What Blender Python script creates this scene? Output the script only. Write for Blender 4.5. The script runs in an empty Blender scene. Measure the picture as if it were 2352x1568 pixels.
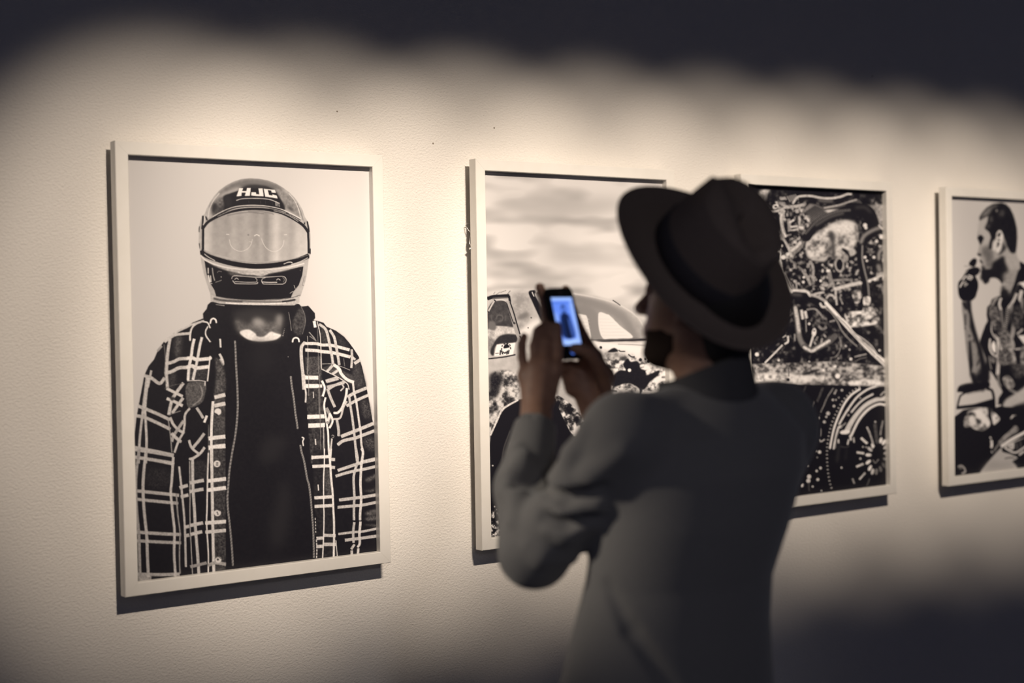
import bpy, bmesh, math, random
import numpy as np
from mathutils import Vector, Matrix

SC = bpy.context.scene
COL = SC.collection
random.seed(4)

# ---------------------------------------------------------------- camera (50 mm on a full-frame body)
YAW, PITCH, ROLL = .60656, -.0194, .01791
CAM = np.array([0., -3.10374, 1.6])
fw = np.array([math.sin(YAW)*math.cos(PITCH), math.cos(YAW)*math.cos(PITCH), math.sin(PITCH)])
rt = np.array([math.cos(YAW), -math.sin(YAW), 0.]); dn = np.cross(fw, rt)
cr_, sr_ = math.cos(ROLL), math.sin(ROLL)
RT = cr_*rt+sr_*dn; DN = -sr_*rt+cr_*dn
cam = bpy.data.cameras.new('camera'); cam.sensor_width = 36.; cam.lens = 50.
cam.dof.use_dof = True; cam.dof.focus_distance = 3.55; cam.dof.aperture_fstop = 1.65; cam.clip_start = .05
co = bpy.data.objects.new('camera', cam); COL.objects.link(co)
m = Matrix.Identity(4)
for i in range(3):
    m[i][0], m[i][1], m[i][2], m[i][3] = RT[i], -DN[i], -fw[i], CAM[i]
co.matrix_world = m
SC.camera = co


# ---------------------------------------------------------------- helpers
def tag(o, label=None, cat=None, group=None, kind=None):
    for k, v in (('label', label), ('category', cat), ('group', group), ('kind', kind)):
        if v:
            o[k] = v
    return o


def empty(name, loc, label=None, cat=None, group=None):
    o = bpy.data.objects.new(name, None); o.empty_display_size = .1; o.location = loc
    COL.objects.link(o)
    return tag(o, label, cat, group)


def link(name, me, mat, parent=None, smooth=False):
    o = bpy.data.objects.new(name, me); COL.objects.link(o)
    if mat is not None:
        me.materials.append(mat)
    if smooth:
        me.polygons.foreach_set('use_smooth', np.ones(len(me.polygons), bool))
    if parent is not None:
        o.parent = parent
        o.matrix_parent_inverse = Matrix.Translation(parent.location).inverted() if parent.parent is None else Matrix.Identity(4)
        if parent.parent is not None:
            o.matrix_parent_inverse = (Matrix.Translation(parent.parent.location) if parent.type == 'EMPTY' else Matrix.Identity(4)).inverted()
    return o


def quads(name, V, F, mat, parent=None, smooth=True):
    """mesh from numpy arrays (world coordinates), F is n x 4"""
    me = bpy.data.meshes.new(name)
    V = np.ascontiguousarray(V, np.float32); F = np.ascontiguousarray(F, np.int32)
    me.vertices.add(len(V)); me.vertices.foreach_set('co', V.ravel())
    k = F.shape[1]
    me.loops.add(F.size); me.loops.foreach_set('vertex_index', F.ravel())
    me.polygons.add(len(F)); me.polygons.foreach_set('loop_start', np.arange(0, F.size, k, dtype=np.int32))
    me.update(calc_edges=True); me.validate()
    return link(name, me, mat, parent, smooth)


def bm_obj(name, bm, mat, parent=None, smooth=False, bevel=0, seg=2):
    bmesh.ops.recalc_face_normals(bm, faces=bm.faces)
    if bevel:
        bmesh.ops.bevel(bm, geom=list(bm.edges), offset=bevel, segments=seg, affect='EDGES', profile=.5)
    me = bpy.data.meshes.new(name); bm.to_mesh(me); bm.free()
    return link(name, me, mat, parent, smooth)


def box(bm, lo, hi, M=None):
    lo, hi = np.array(lo, float), np.array(hi, float)
    vs = []
    for z in (0, 1):
        for y in (0, 1):
            for x in (0, 1):
                p = Vector((lo[0]+(hi-lo)[0]*x, lo[1]+(hi-lo)[1]*y, lo[2]+(hi-lo)[2]*z))
                vs.append(bm.verts.new(M @ p if M is not None else p))
    for f in ((0, 2, 3, 1), (4, 5, 7, 6), (0, 1, 5, 4), (2, 6, 7, 3), (0, 4, 6, 2), (1, 3, 7, 5)):
        bm.faces.new([vs[i] for i in f])


def tube(bm, pts, r, n=8):
    """closed tube along points"""
    pts = [Vector(p) for p in pts]; rings = []
    for i, p in enumerate(pts):
        t = (pts[min(i+1, len(pts)-1)]-pts[max(i-1, 0)]).normalized()
        u = t.orthogonal().normalized() if i == 0 else (u-t*u.dot(t)).normalized()
        w = t.cross(u); rr = r[i] if isinstance(r, (list, tuple)) else r
        rings.append([bm.verts.new(p+rr*(math.cos(6.2832*k/n)*u+math.sin(6.2832*k/n)*w)) for k in range(n)])
    for a, b in zip(rings, rings[1:]):
        for k in range(n):
            bm.faces.new((a[k], a[(k+1) % n], b[(k+1) % n], b[k]))
    bm.faces.new(rings[0][::-1]); bm.faces.new(rings[-1])


class NT:
    """small node-tree builder"""
    def __init__(self, name):
        self.m = bpy.data.materials.new(name); self.m.use_nodes = True
        self.t = self.m.node_tree
        self.p = self.t.nodes['Principled BSDF']

    def n(self, kind, **kw):
        o = self.t.nodes.new(kind)
        for k, v in kw.items():
            if k.startswith('_'):
                setattr(o, k[1:], v)
            else:
                o.inputs[k.replace('__', ' ')].default_value = v
        return o

    def l(self, a, b):
        self.t.links.new(a, b)

    def base(self, c, rough=.6, spec=.5, **kw):
        self.p.inputs['Base Color'].default_value = (*c, 1)
        self.p.inputs['Roughness'].default_value = rough
        self.p.inputs['Specular IOR Level'].default_value = spec
        for k, v in kw.items():
            self.p.inputs[k.replace('__', ' ')].default_value = v
        return self

    def bump(self, src, dist, strength=1.):
        b = self.n('ShaderNodeBump', Strength=strength, Distance=dist)
        self.l(src, b.inputs['Height']); self.l(b.outputs[0], self.p.inputs['Normal'])
        return self

    def noise(self, scale, detail=3., rough=.5, stretch=None):
        tc = self.n('ShaderNodeTexCoord')
        no = self.n('ShaderNodeTexNoise', Scale=scale, Detail=detail, Roughness=rough)
        src = tc.outputs['Object']
        if stretch:
            mp = self.n('ShaderNodeMapping'); mp.inputs['Scale'].default_value = stretch
            self.l(src, mp.inputs[0]); src = mp.outputs[0]
        self.l(src, no.inputs['Vector'])
        return no

    def vary(self, no, c0, c1, lo=.35, hi=.65):
        r = self.n('ShaderNodeValToRGB')
        r.color_ramp.elements[0].position = lo; r.color_ramp.elements[0].color = (*c0, 1)
        r.color_ramp.elements[1].position = hi; r.color_ramp.elements[1].color = (*c1, 1)
        self.l(no.outputs['Fac'], r.inputs[0]); self.l(r.outputs[0], self.p.inputs['Base Color'])
        return self


def mat_simple(name, c0, c1, scale, rough, bump=0, spec=.5, **kw):
    t = NT(name).base(c0, rough, spec, **kw)
    no = t.noise(scale); t.vary(no, c0, c1)
    if bump:
        t.bump(no.outputs['Fac'], bump)
    return t.m
# ---------------------------------------------------------------- ink drawing
# The four prints are black-and-white photographs on paper.  Each is drawn here as a
# sheet of ink tones (0 = black ink, 1 = bare paper) from smoothed outlines and pen strokes.
def cr(p, n=6, closed=False):
    """Catmull-Rom smoothing of an outline."""
    p = np.asarray(p, float)
    if len(p) < 3:
        return p
    q = np.vstack([p[-1], p, p[0], p[1]]) if closed else np.vstack([2*p[0]-p[1], p, 2*p[-1]-p[-2]])
    m = len(q) - 3
    t = np.linspace(0, 1, n, endpoint=False)[:, None]
    out = []
    for i in range(m):
        a, b, c, d = q[i], q[i+1], q[i+2], q[i+3]
        out.append(.5*((2*b) + (-a+c)*t + (2*a-5*b+4*c-d)*t*t + (-a+3*b-3*c+d)*t**3))
    if not closed:
        out.append(q[-2][None])
    return np.vstack(out)


def blur(a, s):
    r = max(1, int(3*s + .5))
    k = np.exp(-.5*(np.arange(-r, r+1)/s)**2); k /= k.sum()
    for ax in (0, 1):
        pad = [(0, 0), (0, 0)]; pad[ax] = (r, r)
        b = np.pad(a, pad, mode='edge')
        o = np.zeros_like(a)
        for i, w in enumerate(k):
            o += w*(b[i:i+a.shape[0], :] if ax == 0 else b[:, i:i+a.shape[1]])
        a = o
    return a


def vnoise(h, w, cell, seed, ay=1.):
    """smooth value noise, 0..1"""
    rg = np.random.RandomState(seed)
    g = rg.rand(int(h/(cell*ay))+4, int(w/cell)+4)
    y = np.arange(h)/(cell*ay); x = np.arange(w)/cell
    yi = y.astype(int); xi = x.astype(int)
    fy = (y-yi)[:, None]; fx = (x-xi)[None]
    fy = fy*fy*(3-2*fy); fx = fx*fx*(3-2*fx)
    A = g[yi][:, xi]; B = g[yi][:, xi+1]; C = g[yi+1][:, xi]; D = g[yi+1][:, xi+1]
    return (A*(1-fx)+B*fx)*(1-fy)+(C*(1-fx)+D*fx)*fy


def fbm(h, w, cell, seed, ay=1., octs=3):
    o = 0; a = 1.; s = 0
    for i in range(octs):
        o = o + a*vnoise(h, w, max(cell/2**i, 1.01), seed+i*7, ay); s += a; a *= .6
    return o/s


class Sheet:
    def __init__(self, x0, y0, x1, y1, base, sc=1.25):
        self.x0, self.y0, self.sc = x0, y0, sc
        self.w = int((x1-x0)*sc)+2; self.h = int((y1-y0)*sc)+2
        self.a = np.full((self.h, self.w), float(base))
        self.org = (0., 0., 1.)
        self.clip = None

    def at(self, ox, oy, s):
        self.org = (ox, oy, s); return self

    def P(self, t):
        if isinstance(t, str):
            t = np.array([float(v) for v in t.replace(',', ' ').split()]).reshape(-1, 2)
        t = np.asarray(t, float)
        ox, oy, s = self.org
        return np.c_[(ox+t[:, 0]/s-self.x0)*self.sc, (oy+t[:, 1]/s-self.y0)*self.sc]

    def k(self):
        return self.sc/self.org[2]

    def _box(self, p, m):
        a = np.floor(p.min(0)-m).astype(int); b = np.ceil(p.max(0)+m).astype(int)+1
        a = np.maximum(a, 0); b = np.minimum(b, [self.w, self.h])
        return None if (b <= a).any() else (a[0], a[1], b[0], b[1])

    def mask(self, t, soft=0, smooth=True):
        p = self.P(t)
        if smooth:
            p = cr(p, 5, True)
        b = self._box(p, 3*soft+2)
        if b is None:
            return None, None
        S = 3
        xs = (np.arange((b[2]-b[0])*S)+.5)/S+b[0]; ys = (np.arange((b[3]-b[1])*S)+.5)/S+b[1]
        ins = np.zeros((len(ys), len(xs)), bool)
        for i in range(len(p)):
            (ax, ay), (bx, by) = p[i-1], p[i]
            if ay == by:
                continue
            r = np.nonzero((ys >= min(ay, by)) & (ys < max(ay, by)))[0]
            if len(r):
                xc = ax+(ys[r]-ay)*(bx-ax)/(by-ay)
                ins[r] ^= xs[None] < xc[:, None]
        m = ins.reshape(b[3]-b[1], S, b[2]-b[0], S).mean((1, 3))
        if soft:
            m = blur(m, soft*self.sc)
        return m, b

    def put(self, m, b, tone, alpha=1., grain=0., seed=1, cell=2.2, ay=1.):
        if m is None:
            return self
        y, x = slice(b[1], b[3]), slice(b[0], b[2])
        if self.clip is not None:
            m = m*self.clip[y, x]
        if callable(tone):
            Y, X = np.mgrid[y, x]
            tone = tone(X/self.sc+self.x0, Y/self.sc+self.y0)
        if grain:
            n = fbm(b[3]-b[1], b[2]-b[0], cell*self.sc, seed+b[0]*3+b[1], ay)
            tone = np.clip(tone+grain*(n-.5)*2, 0, 1.)
        self.a[y, x] += (tone-self.a[y, x])*m*alpha
        return self

    def poly(self, t, tone, soft=0, smooth=True, **k):
        return self.put(*self.mask(t, soft, smooth), tone, **k)

    def stroke(self, t, w, tone, soft=0, smooth=True, dash=None, w2=None, butt=False, **k):
        """pen line; w in the units of t; dash=(on,off) along the line"""
        p = self.P(t)
        if smooth and len(p) > 2:
            p = cr(p, 6)
        kk = self.k(); hw = w*kk/2; hw2 = hw if w2 is None else w2*kk/2
        b = self._box(p, max(hw, hw2)+2+3*soft*self.sc)
        if b is None:
            return self
        Y, X = np.mgrid[b[1]:b[3], b[0]:b[2]]
        X = X+.5; Y = Y+.5
        seg = np.linalg.norm(np.diff(p, axis=0), axis=1); L = seg.sum()+1e-9; acc = 0
        best = np.full(X.shape, 1e9); par = np.zeros(X.shape)
        for i in range(len(p)-1):
            if seg[i] < 1e-9:
                continue
            d = (p[i+1]-p[i])/seg[i]
            u = (X-p[i, 0])*d[0]+(Y-p[i, 1])*d[1]
            lo = -1e9 if (butt and i == 0) else 0
            hi = 1e9 if (butt and i == len(p)-2) else seg[i]
            uc = np.clip(u, 0, seg[i])
            dd = np.hypot(X-p[i, 0]-d[0]*uc, Y-p[i, 1]-d[1]*uc)
            if butt and i == 0:
                dd = np.where(u < -.5, 1e6, dd)
            if butt and i == len(p)-2:
                dd = np.where(u > seg[i]+.5, 1e6, dd)
            n = dd < best
            best = np.where(n, dd, best); par = np.where(n, acc+uc, par)
            acc += seg[i]
        m = np.clip((hw+(hw2-hw)*par/L)-best+.5, 0, 1)
        m *= min(1, 2*max(hw, hw2)) if max(hw, hw2) < .5 else 1
        if dash:
            on, off = dash[0]*kk, dash[1]*kk
            ph = np.mod(par, on+off)
            m = m*np.clip(np.minimum(ph, on-ph)+.5, 0, 1)
        if soft:
            m = blur(m, soft*self.sc)
        return self.put(m, b, tone, **k)

    def lines(self, txt, tone=.76, grain=.15):
        """many strokes: 'w[:tone] x y x y ...' one per line"""
        for ln in txt.strip().splitlines():
            v = ln.split()
            h = v[0].split(':')
            self.stroke(' '.join(v[1:]), float(h[0]), float(h[1]) if len(h) > 1 else tone, grain=grain, butt=True)
        return self

    def polys(self, txt, soft=0, grain=0., smooth=False):
        for ln in txt.strip().splitlines():
            v = ln.split()
            self.poly(' '.join(v[1:]), float(v[0]), soft, smooth, grain=grain)
        return self

    def dots(self, txt, tone=.9, soft=.3):
        """'x y r' blobs"""
        v = np.array([float(q) for q in txt.split()]).reshape(-1, 3)
        for x, y, r in v:
            a = np.linspace(0, 6.283, 10, endpoint=False)
            self.poly(np.c_[x+r*np.cos(a), y+r*np.sin(a)], tone, soft)
        return self

    def ell(self, x, y, rx, ry, tone, rot=0, soft=0, **k):
        a = np.linspace(0, 6.283, 16, endpoint=False)
        c, s = math.cos(rot), math.sin(rot)
        return self.poly(np.c_[x+rx*np.cos(a)*c-ry*np.sin(a)*s, y+rx*np.cos(a)*s+ry*np.sin(a)*c], tone, soft, **k)

    def set_clip(self, t=None, smooth=True):
        self.clip = None
        if t is not None:
            m, b = self.mask(t, 0, smooth)
            self.clip = np.zeros_like(self.a)
            self.clip[b[1]:b[3], b[0]:b[2]] = m
        return self

    def rough(self, t, cell, lo, hi, thr=.5, gain=6., seed=3, ay=1., soft=2, alpha=1., smooth=True):
        """mottled high-contrast texture inside an outline"""
        m, b = self.mask(t, soft, smooth)
        if m is None:
            return self
        n = fbm(b[3]-b[1], b[2]-b[0], cell*self.sc, seed, ay, 4)
        v = lo+(hi-lo)/(1+np.exp(-(n-thr)*gain*4))
        return self.put(m, b, v, alpha)
def art_rider():
    s = Sheet(288, 345, 884, 1345, .83)
    H, W = s.h, s.w
    s.a += (np.linspace(-.03, .025, W)[None] + np.linspace(.0, -.02, H)[:, None])
    A = lambda: s.at(440, 390, 7.84)
    B = lambda: s.at(440, 560, 7.84)
    C = lambda: s.at(290, 690, 7.84)
    D = lambda: s.at(580, 690, 7.84)
    E = lambda: s.at(290, 860, 7.84)
    F = lambda: s.at(580, 860, 7.84)
    G = lambda: s.at(290, 1030, 5.2267)
    Hh = lambda: s.at(580, 1030, 6.03)
    s.at(0, 0, 1)
    body = ('485 693 477 700 475 709 466 720 467 731 442 741 430 750 411 759 398 767 378 783 364 801 354 825 341 841 332 861 327 881'
            ' 331 866 319 928 313 962 308 1010 308 1070 300 1345 890 1345 890 1060 865 1020 861 988 855 962 846 911 841 886 836 862 831 841 824 819 813 802'
            ' 802 787 790 773 771 759 750 750 743 741 730 737 720 735 724 730 723 719 708 702 692 704 687 698')
    s.poly(body, .075, smooth=False, grain=.03, cell=5)
    # ---- neck and shirt
    C().poly('1900 200 1960 330 1990 500 2100 620 2352 735 2700 720 2800 640 2860 300 2700 180 2300 120', .2, 8)
    C().poly('1960 330 1995 520 2100 625 2352 735 2520 725 2780 640 2760 500 2800 260 2640 400 2352 330 2200 420', .4, 5, grain=.1, cell=6)
    C().poly('2040 570 2200 520 2330 600 2352 640 2470 650 2600 560 2700 590 2790 620 2700 700 2500 735 2352 735 2170 690', .95, 1.2, grain=.1, cell=5)
    C().poly('2300 330 2420 330 2480 420 2400 470 2290 430', .62, 5)
    D().poly('430 280 520 260 520 420 470 500 440 420', .55, 5)
    F().poly('240 1120 640 1150 560 1330 430 1568 120 1568', .14, 10)
    Hh().poly('400 430 520 600 530 900 460 1300 260 1400 240 1000 330 750', .15, 12)
    D().poly('0 800 300 800 380 1000 300 1300 0 1300', .115, 12)
    # ---- hood
    D().poly('880 110 940 250 955 400 900 560 850 640 740 560 720 400 790 220', .24, 2, grain=.16, cell=3)
    D().stroke('880 120 935 240 950 400 900 600', 14, .42, grain=.2)
    D().lines('10:.6 650 210 680 380 700 540')
    for o, pts in ((C, '1512 405 1530 345 1570 322 1608 345 1622 392'), (D, '722 742 735 690 785 668 828 692 838 738')):
        o().stroke(pts, 30, .97)
    # ---- shirt, left front and sleeve
    C().poly('880 680 1000 650 960 1000 880 1000', .3, 5, grain=.2)
    C().poly('780 1340 900 1300 860 1560 760 1560', .22, 4, grain=.15)
    C().poly('1130 1230 1440 1210 1420 1420 1140 1430', .22, 2, grain=.18)
    C().lines('''34:.85 1400 365 1250 425 1175 510 1150 640 1150 720
26:.9 1380 378 1465 400 1512 495
26:.9 1472 465 1430 550 1440 640 1515 745
50 690 745 800 665 900 615 1145 590
36 830 615 950 545 1080 485 1190 430 1395 365
56 790 690 752 900 735 1100 725 1350 742 1568
14:.5 680 790 700 950 705 1100 690 1300 720 1500
60 705 1140 850 1102 960 1050 1100 1045
64 700 1312 830 1272 950 1212 1090 1205
64:.9 1095 1040 1190 1032 1270 1062 1460 1048 1522 1035
66:.9 1090 1200 1190 1178 1260 1214 1480 1190
52:.9 1225 690 1192 830 1172 1000 1130 1200 1112 1430
50:.85 1362 660 1322 830 1292 1000 1252 1200 1200 1425
26:.92 1512 1000 1490 1200 1462 1450
60:.72 325 1350 450 1392 600 1492 690 1392
30:.7 390 1345 350 1560
42:.7 450 1260 392 1560
40:.6 560 910 640 820
34:.9 1690 690 1700 840
44:.85 1680 960 1730 1060 1740 1150 1690 1050
20:.7 1660 1110 1660 1230''')
    E().poly('1600 -300 1730 -200 1780 0 1780 300 1590 420 1620 0', .3, 2, grain=.22, cell=3)
    E().poly('1095 165 1422 155 1405 420 1340 520 1180 592 1090 535', .33, .5, grain=.18, cell=2)
    E().lines('''18:.8 1100 112 1300 105 1435 125
26:.8 1420 130 1418 200
22:.55 1340 200 1370 330 1330 450 1200 550
46:.72 372 50 340 300 310 560 270 900 240 1200 220 1600
46:.76 402 60 360 350 340 600 352 900 366 1200 350 1600
60:.72 215 565 330 610 500 680 640 742 785 815
60:.72 188 740 330 770 500 842 650 912 795 985
66:.72 142 1312 400 1360 855 1452
60:.7 142 1482 400 1522 840 1592
60 1030 150 900 330 820 470 765 725
55 1025 420 920 560 830 692
52:.8 725 250 850 310 1015 392
56:.8 730 430 880 492 1015 562
10:.4 690 250 850 190 1050 158
14:.6 770 722 980 652
50:.75 790 770 850 900 950 1000 1045 1052
55:.65 1032 830 930 980 860 1090 818 1205
60:.75 818 1060 900 1140 985 1212
42:.75 1145 605 1060 720 1050 900 1020 1050 940 1200 868 1405
20:.6 750 780 780 980 800 1150 822 1400
50:.72 1268 600 1330 690 1385 785
55:.72 1405 1060 1300 1200 1185 1335
45:.75 1130 1180 1180 1320 1315 1432
50:.78 1412 1310 1330 1420 1210 1502 1140 1522
46:.92 1452 738 1405 862''')
    E().poly('780 400 880 420 820 470', .2, 1)
    E().poly('1570 330 1782 300 1782 1600 1560 1600 1575 500', .27, .5, smooth=False, grain=.2, cell=3)
    E().lines('''50:.92 1562 480 1542 800 1532 1100 1532 1600
70:.86 1590 410 1782 362
70:.86 1590 562 1782 520
72:.93 1478 1150 1782 1115
82:.95 1478 1318 1782 1282
10:.6 1480 900 1480 1600''')
    G().poly('1045 0 1190 0 1196 1480 1062 1480', .24, .5, smooth=False, grain=.2, cell=3)
    G().poly('820 160 960 160 960 360 830 360', .17, 2, grain=.12)
    G().poly('260 230 520 260 500 460 260 460', .14, 5, grain=.1)
    G().lines('''40:.7 95 10 300 40 560 85
40:.7 100 102 350 140 575 186
40:.68 105 505 350 530 632 560
38:.68 110 605 350 630 622 656
40:.68 122 1000 400 1020 656 1030
38:.68 125 1105 400 1120 656 1130
40:.65 138 1505 400 1512 640 1505
60:.6 150 1560 300 1545
35:.62 155 0 120 300 115 500 130 800 150 1000 160 1300 168 1560
36:.72 240 0 205 350 205 600 225 850 245 1050 255 1300 266 1540
32:.75 565 100 545 400 535 540 560 800 580 1000 575 1250 592 1540
18:.6 600 540 620 800 645 1000 640 1200 640 1350 646 1500
26:.75 635 215 660 450 690 750 705 1000 716 1420
36 795 130 800 450 820 750 830 950 855 1250 872 1500
12:.7 760 150 765 500 765 850 780 1200 796 1510
18:.9 985 50 975 400 970 700 965 900 985 1250 985 1490
36:.85 1025 0 1030 400 1035 700 1040 1000 1045 1250 1050 1480
42:.75 640 470 738 440
42:.75 655 580 745 555
42 760 412 930 380
42 760 516 925 485
46:.92 978 388 1196 362
46:.92 975 498 1196 470
42:.75 695 945 755 930
42:.78 765 922 920 890
42:.75 700 1050 755 1036
42:.78 770 1030 910 996
46:.88 950 892 1196 875
42:.8 950 1002 1196 980
38:.6 770 1418 965 1370
40:.65 985 1400 1070 1370 1196 1388''')
    for x, y, r in ((1650-1650, 0, 0),):
        pass
    E().dots('1650 668 62'); E().poly('1600 690 1650 720 1640 740 1590 700', .1, .5)
    G().dots('1090 182 41 1095 770 42 1105 1333 38', .88)
    G().dots('1085 172 8 1098 172 8 1083 196 8 1098 196 8 1092 765 9 1100 785 9 1100 1330 14', .3)
    G().stroke('1060 740 1090 728 1125 745', 12, .25)
    G().stroke('1075 1310 1105 1298 1135 1320', 10, .45)
    # ---- shirt, right front and sleeve
    D().poly('1230 470 1330 540 1370 760 1250 760', .2, 3, grain=.15)
    D().poly('1500 600 1650 700 1720 840 1560 800', .18, 4, grain=.12)
    D().poly('1800 1250 1900 1100 2010 1400 2030 1560 1850 1560', .22, 3, grain=.16)
    D().poly('1290 1200 1480 1160 1640 1270 1800 1350 1820 1500 1700 1480 1500 1360 1270 1260', .25, 1, grain=.14)
    D().poly('950 1020 1230 1000 1250 1340 960 1340', .27, 1, grain=.2, smooth=False)
    D().lines('''54:.92 1110 368 1130 482
60:.8 945 750 880 850 885 1100 905 1300 925 1600
14:.6 990 640 1000 1000 990 1330
18:.85 1165 380 1215 600 1230 800 1240 1220
10:.5 1170 500 1182 900 1190 1330
20:.6 1020 570 1100 660 1140 720
20:.5 1030 640 1100 690 1150 730
56:.85 950 772 1150 776 1250 800 1400 802 1550 836 1745 888
60:.85 950 890 1150 902 1240 916 1400 932 1550 962 1760 1015
44:.8 1760 985 1850 1065
60:.75 1835 1132 1935 1068
50 1200 425 1310 510 1360 650 1400 850 1430 1000 1450 1145
50 1390 530 1470 660 1510 850 1540 1020 1562 1155
45:.75 1785 880 1792 1020 1780 1210
70:.95 945 1385 1180 1375
76:.95 940 1540 1180 1535
40:.9 1185 1390 1240 1385
12:.7 1260 1142 1420 1140 1600 1190 1755 1252
50:.78 1440 1168 1338 1285
50:.78 1562 1240 1440 1322
56:.88 1465 1155 1560 1230 1600 1320 1700 1420 1825 1472
18:.85 1240 1230 1400 1310 1520 1370 1700 1490 1740 1600
60:.75 1320 1452 1525 1390
50:.72 1340 1555 1650 1482
16:.4 1640 1040 1660 1180''')
    F().poly('945 0 1250 0 1290 700 1345 1600 1050 1600 990 800', .2, .5, smooth=False, grain=.18, cell=4)
    F().poly('1960 480 2080 500 2130 760 2000 760', .25, 4, grain=.25)
    F().poly('2000 1150 2200 1150 2220 1350 2060 1330', .25, 5, grain=.25)
    F().lines('''72:.95 940 52 1180 56
76:.95 932 206 1180 206
60:.9 1190 206 1250 206
76:.95 988 762 1292 752
80:.95 1008 920 1302 908
76:.88 1068 1492 1385 1474
30:.85 930 0 945 200 960 350 955 500
42:.95 1250 110 1300 240 1265 390
36:.95 1315 410 1290 550 1310 700 1340 900 1360 1050 1370 1300 1382 1600
60:.6 1330 600 1390 740 1350 880
12:.5 1210 0 1215 700 1225 1100 1230 1600
12:.5 1190 250 1200 700
14:.9 1280 950 1285 1250 1292 1600
10:.6 1010 0 1012 380
16:.9 1095 310 1100 420
26:.85 1130 1160 1140 1265
52:.72 1350 255 1400 400 1482 585
60:.75 1335 125 1545 68
50:.75 1368 262 1450 210 1560 160 1665 128
30:.75 1615 180 1640 230 1585 292
46:.9 1700 245 1680 400 1620 580 1540 682 1465 690
38:.78 1700 480 1640 580 1600 730 1560 790 1455 802
50:.85 1402 715 1352 835
40:.92 1388 695 1442 830 1385 965
50:.72 1520 820 1550 1000 1550 1105
30:.82 1430 1150 1410 1350 1400 1600
60 1715 402 1830 332 2052 242
55 1695 565 1860 470 2085 368
65 1595 1115 1830 1022 1960 970 2172 880
60 1535 1262 1640 1190 1850 1142 1960 1100 2205 1008
60 1955 1578 2235 1510
40:.8 1810 150 1830 330 1870 500 1920 850 1950 1050 1960 1250 1990 1400 1970 1600
45:.75 1742 400 1762 560 1800 800 1830 1050 1850 1250 1882 1560''')
    F().stroke('1425 1100 1445 1088 1468 1105 1455 1135 1430 1125', 8, .9)
    Hh().poly('830 20 1060 20 1140 1500 880 1500 850 500', .14, 1, smooth=False, grain=.1, cell=4)
    Hh().poly('1000 300 1070 320 1100 620 1020 620', .3, 3, grain=.22)
    for q in ('1560 420 1650 380 1720 340 1710 400 1600 460', '1540 580 1640 570 1720 540 1650 600', '1550 900 1640 850 1725 840 1720 900 1620 930',
              '1560 960 1700 930 1725 980 1600 1000', '1540 1050 1725 1050 1700 1080'):
        Hh().poly(q, .34, 2, grain=.2)
    Hh().lines('''46:.9 818 122 1085 108
46:.9 830 246 1085 236
46:.8 1090 148 1142 152
46:.8 1090 258 1142 262
46:.9 858 682 1115 664
46:.88 862 800 1118 786
46:.85 888 1242 980 1236
46:.8 980 1200 1150 1204
46:.85 884 1356 980 1350
50:.8 985 1325 1152 1325
18:.96 995 0 995 200 985 400 985 700 990 950 985 1200 970 1530
30:.92 1055 0 1075 200 1090 420 1110 620 1120 850 1130 1100 1125 1510
14:.85 1155 1270 1175 1500
20:.9 1092 0 1085 110
16:.95 908 500 914 578
45 1180 302 1300 262 1450 212 1520 190 1715 148
42 1150 382 1300 336 1450 300 1520 290 1718 244
46 1200 712 1400 686 1530 670 1725 638
42 1180 812 1400 792 1530 780 1725 740
35 1190 1182 1400 1156 1530 1146 1735 1104
44 1280 1268 1420 1250 1530 1236 1735 1208
36 1432 0 1455 130 1450 200 1420 300 1400 420 1410 650 1405 800 1405 992
36 1410 1018 1395 1150 1400 1305
36 1412 1325 1368 1392
36 1375 1410 1375 1480
36:.85 1512 0 1530 60 1510 200 1500 350 1495 500 1505 700 1490 900 1490 992
36:.85 1495 1010 1480 1200 1485 1310 1458 1362
36:.8 1465 1380 1460 1470''')
    Hh().stroke('868 960 872 1050 876 1180', 14, .85, dash=(28, 16))
    Hh().stroke('884 1260 892 1400 886 1530', 18, .85, dash=(34, 10))
    # ---- zip
    for o, pts in ((C, '1958 735 1968 900 1975 1100 1985 1300 1998 1500 2005 1700 2008 1900 1990 2200 1955 2480 1905 2750 1860 3050 1840 3290 1828 3450 1822 3550 1830 3750 1860 4000 1880 4200 1905 4500 1920 4760'),
                   (F, '690 40 700 150 722 300 748 470 770 680 792 820 812 965'),
                   (F, '862 1280 885 1400 915 1500 945 1640 985 1870 1020 2000 1050 2250 1070 2500 1090 2750 1100 3000 1108 3300')):
        o().stroke(pts, 30, .12); o().stroke(pts, 36, .88, dash=(9, 7.5))
    F().stroke('895 1130 925 1150 905 1200 915 1275', 26, .92)
    D().dots('548 632 9 556 600 8 564 568 7 570 538 6 578 510 5 642 1012 8', .85)
    # ---- helmet
    s.set_clip()
    shell = np.vstack([A().P('165 900 190 830 240 790 270 700 330 590 400 480 500 370 620 280 760 208 900 165 1060 150 1220 160 1380 192 1520 245 1640 315 1760 405 1860 505 1940 615 2000 725 2040 850 2095 930 2128 1050 2142 1200 2145 1500'),
                       B().P('2112 270 2105 310 2090 450 2060 620 2010 800 1965 930 1945 960 1945 1050 1850 1108 1600 1108 1200 1105 800 1095 500 1075 345 1030 338 900 270 700 215 520 180 350 160 200'), A().P('128 1300 130 1050')])
    s.at(0, 0, 1)
    shell = np.c_[shell[:, 0]/s.sc+s.x0, shell[:, 1]/s.sc+s.y0]
    s.poly(shell, .68, smooth=False, grain=.05, cell=8)
    s.set_clip(shell, False)
    A().poly('430 480 620 310 900 190 1200 180 1500 260 1640 350 1560 430 1300 320 900 290 640 380', .38, 4, grain=.08, cell=6)
    A().poly('700 320 1000 200 1300 210 1480 290 1300 290 1000 270', .46, 4)
    A().poly('1480 280 1700 420 1860 560 1920 700 1960 850 1800 760 1680 700 1640 560 1560 440', .5, 3, grain=.16, cell=7)
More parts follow.
